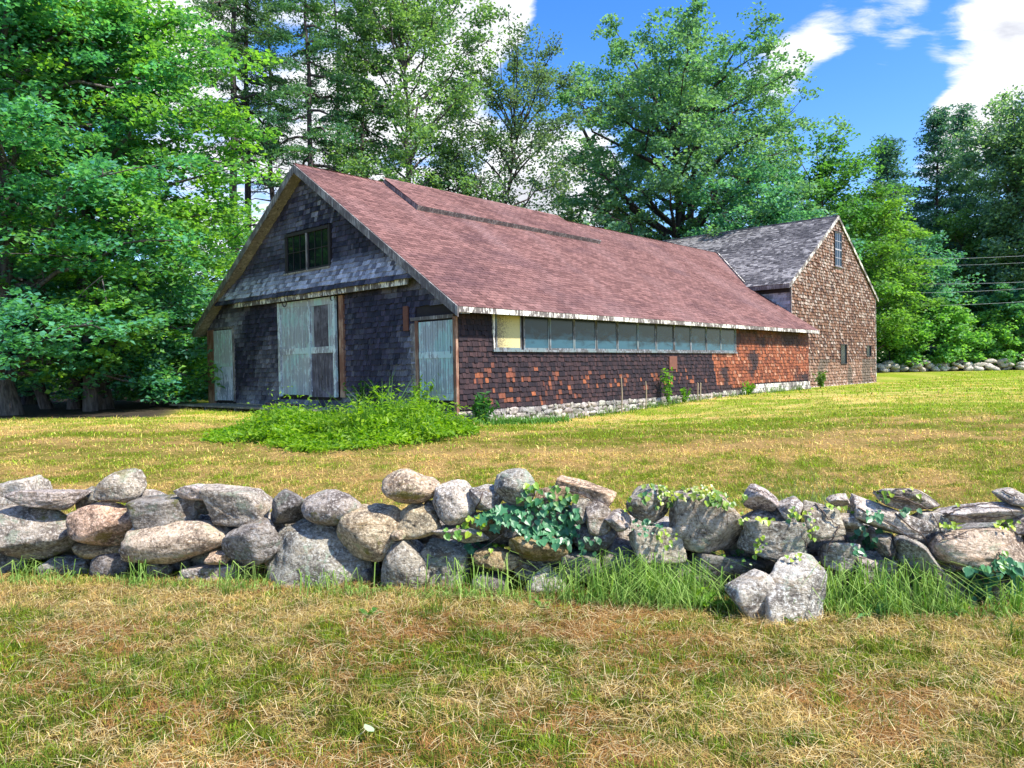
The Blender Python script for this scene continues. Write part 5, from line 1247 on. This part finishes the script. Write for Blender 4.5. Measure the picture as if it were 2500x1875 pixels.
u_, z_ = Sz(1195, 725); p = W2((u_, -.35, 0)); leafy_plant('leafy_plant', 'bright upright leafy weed standing against the middle of the barn foundation', (p[0], p[1], float(gz(p[0], p[1]))), 1.25, 12, .17, .28, BR, 81)
u_, z_ = Sz(1285, 725); p = W2((u_, -.35, 0)); leafy_plant('leafy_plant', 'small leafy weed right of the tall one at the barn foundation', (p[0], p[1], float(gz(p[0], p[1]))), .55, 9, .15, .25, BR, 82)
u_, z_ = Sz(1640, 660); p = W2((u_, -.35, 0)); leafy_plant('leafy_plant', 'low weed at the foundation near the pale boards', (p[0], p[1], float(gz(p[0], p[1]))), .5, 9, .16, .3, BR, 83)
p = W2((-.5, .9, 0)); leafy_plant('leafy_plant', 'feathery yellow green plant before the right teal door', (p[0], p[1], float(gz(p[0], p[1]))), 1.15, 16, .16, .5, ((.12, .28, .02), (.26, .42, .02)), 84)
p = W2((-.4, 3.2, 0)); leafy_plant('leafy_plant', 'dark feathery fern at the top of the weed bank before the dark shingles', (p[0], p[1], float(gz(p[0], p[1]))), 1.0, 18, .16, .6, ((.03, .12, .03), (.07, .20, .05)), 85)
p = W2((.25, -.45, 0)); leafy_plant('leafy_plant', 'dark broad leaved plant hugging the near corner of the barn', (p[0], p[1], float(gz(p[0], p[1]))), .75, 18, .22, .5, ((.03, .12, .03), (.07, .20, .05)), 86)
p = W2((BL+.9, -.2, 0)); leafy_plant('leafy_plant', 'sprawling weed in the corner between the two barns', (p[0], p[1], float(gz(p[0], p[1]))), .8, 12, .2, .5, ((.05, .13, .03), (.12, .22, .04)), 87)
for k_, (x_, top_) in enumerate(((985, 540), (1120, 565), (1405, 575), (1420, 575))):
    u_, zt = Sz(x_, top_, -.3); p = W2((u_, -.3, 0)); g0 = float(gz(p[0], p[1]))
    o = MB().tube([(0, 0, 0), (.02, 0, .6), (.0, 0, BO[2]+zt-g0)], (.022, .02, .014), 6).build('dead_stalk', M['dry_stem'], None, True); o.location = (p[0], p[1], g0)
    tag(o, ['dead grey stalk against the dark shingles, nearest the teal door', 'dead stalk just left of the bright leafy weed', 'dead stalk right of the bright leafy weed, left one of a close pair', 'dead stalk right of the bright leafy weed, right one of a close pair'][k_], 'dead stalk', 'dead stalks by the barn wall')

# ------------------------------------------------------------------ creeper on the stone wall
def creeper_leaf_mesh(name, kind):
    """a rounded pointed leaf blade with a fold along its midrib, base at the origin, tip along +y"""
    if kind == 0: out = [(0, 0), (.30, -.06), (.50, .20), (.44, .48), (.24, .74), (0, 1.0), (-.24, .74), (-.44, .48), (-.50, .20), (-.30, -.06)]
    else: out = [(0, .02), (.36, -.16), (.42, .14), (.66, .28), (.40, .50), (.34, .80), (.14, .72), (0, 1.02), (-.14, .72), (-.34, .80), (-.40, .50), (-.66, .28), (-.42, .14), (-.36, -.16)]
    V = [(0, .02, 0), (0, .5, -.05)]; V = [(0, .45, -.07)]+[(x_, y_, .16*abs(x_)-.10*y_*y_) for x_, y_ in out]
    n = len(out); Fq = [(0, 1+i, 1+(i+1) % n) for i in range(n)]
    me = bpy.data.meshes.new(name); me.from_pydata(V, [], Fq); at = me.attributes.new('tint', 'FLOAT_COLOR', 'POINT'); at.data.foreach_set('color', np.ones(len(V)*4, np.float32)); me.materials.append(M['ivy']); me.update(); return me
LM = [creeper_leaf_mesh('leaf', 0), creeper_leaf_mesh('leaf', 1)]
rv = random.Random(31)
def on_wall(px, py):
    d = Vector(ray(px, py)); h = BVH.ray_cast(Vector(CAM), d)
    return (h[0], h[1]) if h[0] is not None else (None, None)
def vine(label, regions, stems, seed, maxleaf=420):
    """regions: (zoom, cx, cy, rx, ry, n, size, colours)"""
    rv.seed(seed); T = empty('creeper_vine', (0, 0, 0)); tag(T, label, 'vine'); first = None; cnt = 0; pts_all = []
    for (zp, cx, cy, rx, ry, n, sz, cols, big) in regions:
        ox, oy = ZR[zp]
        for i in range(n):
            a_ = rv.uniform(0, 6.283); r_ = math.sqrt(rv.random())
            X, Y = cx+rx*r_*math.cos(a_), cy+ry*r_*math.sin(a_)
            P, N = on_wall(ox+X*.40687, oy+Y*.40687)
            if P is None: continue
            if P.y > 7.2: continue
            nrm = (Vector((rv.uniform(-.7, .7), -.75, .75+rv.uniform(-.3, .3)))+N*.35).normalized()
            tipd = Vector((rv.uniform(-.8, .8), -.45, -.75)); tipd = (tipd-nrm*tipd.dot(nrm)).normalized(); sx = tipd.cross(nrm)
            s_ = sz*.86*rv.uniform(.55, 1.3); Pp = P+N*.012+Vector((0, -rv.uniform(.01, .06), rv.uniform(0, .02)))
            if cnt >= maxleaf: break
            ob = bpy.data.objects.new('leaf', LM[1 if big else 0]); COL.objects.link(ob); ob.parent = T
            ob.matrix_local = Matrix(((sx.x*s_, tipd.x*s_, nrm.x*s_, Pp.x), (sx.y*s_, tipd.y*s_, nrm.y*s_, Pp.y), (sx.z*s_, tipd.z*s_, nrm.z*s_, Pp.z), (0, 0, 0, 1)))
            t = rv.random(); c = lerp3(cols[0], cols[1], t); ob.color = (*c, 1); cnt += 1; pts_all.append(Pp)
    ms = MB()
    for (zp, poly, r0) in stems:
        ox, oy = ZR[zp]; Q = []
        for k in range(len(poly)-1):
            for t in np.linspace(0, 1, 9)[:-1]:
                X = poly[k][0]+(poly[k+1][0]-poly[k][0])*t+rv.uniform(-6, 6); Y = poly[k][1]+(poly[k+1][1]-poly[k][1])*t+rv.uniform(-6, 6)
                P, N = on_wall(ox+X*.40687, oy+Y*.40687)
                if P is not None and P.y < 7.2 and (not Q or (Vector(Q[-1])-P).length < .3): Q.append(tuple(P+N*.008+Vector((0, -.004, 0))))
        if len(Q) > 3: ms.tube(Q, np.linspace(r0, r0*.5, len(Q)), 5)
    if ms.V: ms.build('stem', M['vine_stem'], T, True)['kind'] = 'stuff'
    return T
M['vine_stem'] = plain('vine stem', (.11, .08, .065), .85, 20, .3)
TQ = ((.035, .15, .065), (.11, .30, .13)); YG = ((.16, .30, .02), (.36, .46, .03)); DG = ((.025, .10, .04), (.06, .18, .07)); RDY = ((.30, .16, .03), (.42, .34, .03))
vine('dense creeper with blue green leaves draped over the middle of the stone wall',
     [(4, 1320, 290, 170, 90, 60, .055, (TQ[0], YG[0]), 0), (4, 1310, 400, 210, 110, 130, .062, TQ, 0), (4, 1350, 500, 180, 60, 60, .062, TQ, 0), (4, 1010, 400, 100, 60, 14, .085, TQ, 1), (4, 1090, 350, 60, 40, 6, .09, TQ, 1), (4, 860, 450, 70, 60, 12, .06, YG, 0), (4, 780, 480, 90, 40, 12, .055, ((.08, .22, .03), (.2, .36, .04)), 0), (4, 900, 600, 80, 60, 10, .07, TQ, 1), (4, 1010, 560, 60, 40, 8, .055, YG, 0), (4, 1240, 220, 60, 30, 16, .045, YG, 0), (4, 1520, 560, 120, 60, 22, .05, DG, 0)],
     [(4, [(930, 260), (860, 430), (700, 500)], .006), (4, [(1250, 230), (1180, 380), (1000, 560), (880, 620)], .007), (4, [(1400, 300), (1420, 500), (1350, 600)], .006), (4, [(1450, 240), (1700, 330)], .005)], 1)
vine('yellow green creeper spilling over the flat topped block right of the wall middle',
     [(5, 200, 190, 190, 55, 130, .044, ((.10, .17, .02), (.34, .40, .03)), 0), (5, 420, 240, 130, 55, 60, .045, ((.06, .17, .03), (.26, .38, .03)), 0), (5, 330, 180, 150, 30, 24, .032, RDY, 0), (4, 1980, 260, 130, 90, 44, .044, (DG[1], YG[1]), 0), (4, 1790, 320, 40, 60, 16, .034, YG, 0), (4, 1900, 450, 110, 50, 30, .036, TQ, 0), (5, 70, 480, 70, 60, 14, .036, YG, 0), (5, 510, 360, 30, 60, 12, .032, YG, 0)],
     [(5, [(60, 180), (250, 200), (480, 180)], .006), (5, [(250, 200), (230, 300), (330, 480)], .003), (5, [(400, 220), (440, 400)], .003)], 2)
vine('thin creeper of scattered yellow leaves and bare stems, right part of the wall',
     [(5, 650, 360, 130, 20, 9, .055, YG, 0), (5, 860, 340, 90, 60, 26, .036, (DG[1], YG[1]), 0), (5, 900, 230, 60, 30, 12, .04, YG, 0), (5, 930, 440, 30, 60, 14, .034, YG, 0), (5, 620, 510, 40, 50, 12, .034, YG, 0), (5, 500, 600, 110, 60, 18, .036, (DG[1], YG[0]), 0), (5, 1250, 450, 90, 70, 22, .05, DG, 0), (5, 1230, 520, 80, 60, 16, .045, TQ, 0), (5, 1100, 290, 90, 30, 12, .042, YG, 0), (5, 1340, 240, 50, 30, 9, .045, (DG[1], YG[0]), 0), (5, 1500, 310, 80, 30, 9, .045, DG, 0), (5, 1480, 200, 180, 20, 10, .036, YG, 0), (5, 1750, 400, 90, 30, 10, .045, YG, 0), (5, 1760, 280, 50, 15, 6, .045, YG, 0), (5, 2080, 390, 90, 40, 18, .04, YG, 0), (5, 1290, 330, 60, 30, 8, .05, TQ, 0), (5, 820, 590, 60, 20, 5, .04, YG, 0)],
     [(5, [(930, 240), (1040, 360), (1100, 400)], .006), (5, [(1320, 200), (1500, 240), (1700, 320)], .007), (5, [(1350, 220), (1620, 280)], .005), (5, [(1720, 330), (1900, 350), (2180, 330)], .006), (5, [(1720, 350), (1850, 290), (2100, 300), (2200, 370)], .005), (5, [(1100, 400), (1050, 500), (1030, 580)], .006), (5, [(1210, 300), (1420, 400), (1560, 500)], .006), (5, [(1430, 330), (1600, 460), (1700, 620)], .006), (5, [(1450, 490), (1400, 600), (1330, 640)], .005), (5, [(870, 430), (900, 540), (1100, 560)], .004), (5, [(1780, 300), (2000, 270), (2200, 300)], .005), (5, [(2080, 200), (2200, 240)], .005), (5, [(1660, 330), (1720, 460), (1900, 470)], .004), (5, [(560, 180), (640, 200), (720, 240)], .004), (5, [(1400, 180), (1650, 200), (1700, 300)], .004), (5, [(1700, 500), (1900, 430), (2100, 440)], .003)], 3)
vine('creeper with round blue green leaves hanging low at the right end of the stone wall',
     [(5, 1900, 700, 120, 70, 50, .062, TQ, 0), (5, 2080, 660, 110, 70, 40, .064, TQ, 0), (5, 1900, 830, 90, 90, 34, .06, TQ, 0), (5, 2150, 780, 80, 60, 14, .06, TQ, 0), (5, 2060, 590, 40, 50, 14, .036, (YG[0], TQ[1]), 0), (5, 2100, 940, 100, 40, 16, .05, DG, 0), (5, 1980, 920, 60, 40, 10, .045, DG, 0)],
     [(5, [(2060, 560), (2050, 640), (1900, 700), (1800, 720)], .005), (5, [(2080, 620), (2150, 800), (2100, 930)], .005), (5, [(1900, 700), (1900, 850)], .004)], 4)

# broad leaved weeds
def dock(label, zp, x, n, L, seed, col, off=-.2, xy=None):
    rs = np.random.RandomState(seed); gx, gy = tp_(zp, x, 800, off) if xy is None else xy
    T = empty('broadleaf_weed', (gx, gy, float(gz(gx, gy)))); tag(T, label, 'weed')
    for k in range(n):
        a_ = k*2.4+rs.rand(); ln = L*rs.uniform(.7, 1.1); wd = ln*.24; lift = rs.uniform(.5, 1.3); V = []
        for i, t in enumerate(np.linspace(0, 1, 6)):
            w_ = wd*math.sin(math.pi*min(.98, .12+t*.86))*.5+.002; r_ = ln*(t*math.cos(lift)+.15*t*t); zc = ln*(math.sin(lift)*t-.35*t*t); dz = .18*w_
            for sg in (-1, 0, 1): V.append((math.cos(a_)*r_-math.sin(a_)*w_*sg, math.sin(a_)*r_+math.cos(a_)*w_*sg, zc+dz*abs(sg)*2+.005*math.sin(i*2.1)))
        Fq = [[i*3+j, i*3+j+1, i*3+j+4, i*3+j+3] for i in range(5) for j in (0, 1)]
        t = rs.rand(); npmesh('leaf', np.array(V), np.array(Fq), M['ivy'], T, np.tile(np.array(lerp3(col[0], col[1], t)), (18, 1)), True)
dock('broad dock plant with large bright leaves at the wall foot left of the fallen block', 5, 300, 12, .22, 91, ((.08, .22, .02), (.20, .42, .03)), -.22)
dock('yellow green upright leaves beside the dock plant at the wall foot', 5, 200, 4, .24, 96, ((.20, .36, .02), (.30, .50, .02)), -.2)
dock('single dark weed with a leafy stalk in the dry grass before the wall', 4, 245, 9, .12, 92, ((.05, .15, .02), (.10, .24, .03)), xy=(lambda d: (d[0]*(-EYE/d[2]), d[1]*(-EYE/d[2])))(ray(900, 1505)))
dock('small plantain at the foot of the wall below the creeper', 4, 1250, 8, .11, 93, ((.06, .18, .02), (.12, .28, .03)), xy=(lambda d: (d[0]*(-EYE/d[2]), d[1]*(-EYE/d[2])))(ray(1320, 1480)))
dock('leafy weed pushing through the grass right of the fallen block', 5, 1330, 10, .20, 94, ((.05, .18, .05), (.12, .32, .10)), -.25)
dock('weed with narrow leaves at the base of the right creeper', 5, 1750, 8, .14, 95, ((.05, .16, .05), (.10, .26, .08)), -.2)
dock('low dark weed right of the fallen block base', 5, 800, 10, .10, 97, ((.04, .13, .02), (.08, .2, .03)), -.42)
d = ray(905, 1812); t_ = -EYE/d[2]; M['pale_leaf'] = plain('pale dry leaf', (.36, .48, .26), .7)
o = bpy.data.objects.new('fallen_leaf', LM[0].copy()); o.data.materials.clear(); o.data.materials.append(M['pale_leaf']); link(o); o.location = (d[0]*t_, d[1]*t_, .05); o.scale = (.05, .07, .05); o.rotation_euler = (.2, .3, .6)
tag(o, 'pale fallen leaf lying on the mown grass in the near foreground', 'leaf')
print('tris', sum(len(o.data.polygons)*2 for o in SC.objects if o.type == 'MESH'), 'objects', len(SC.objects))
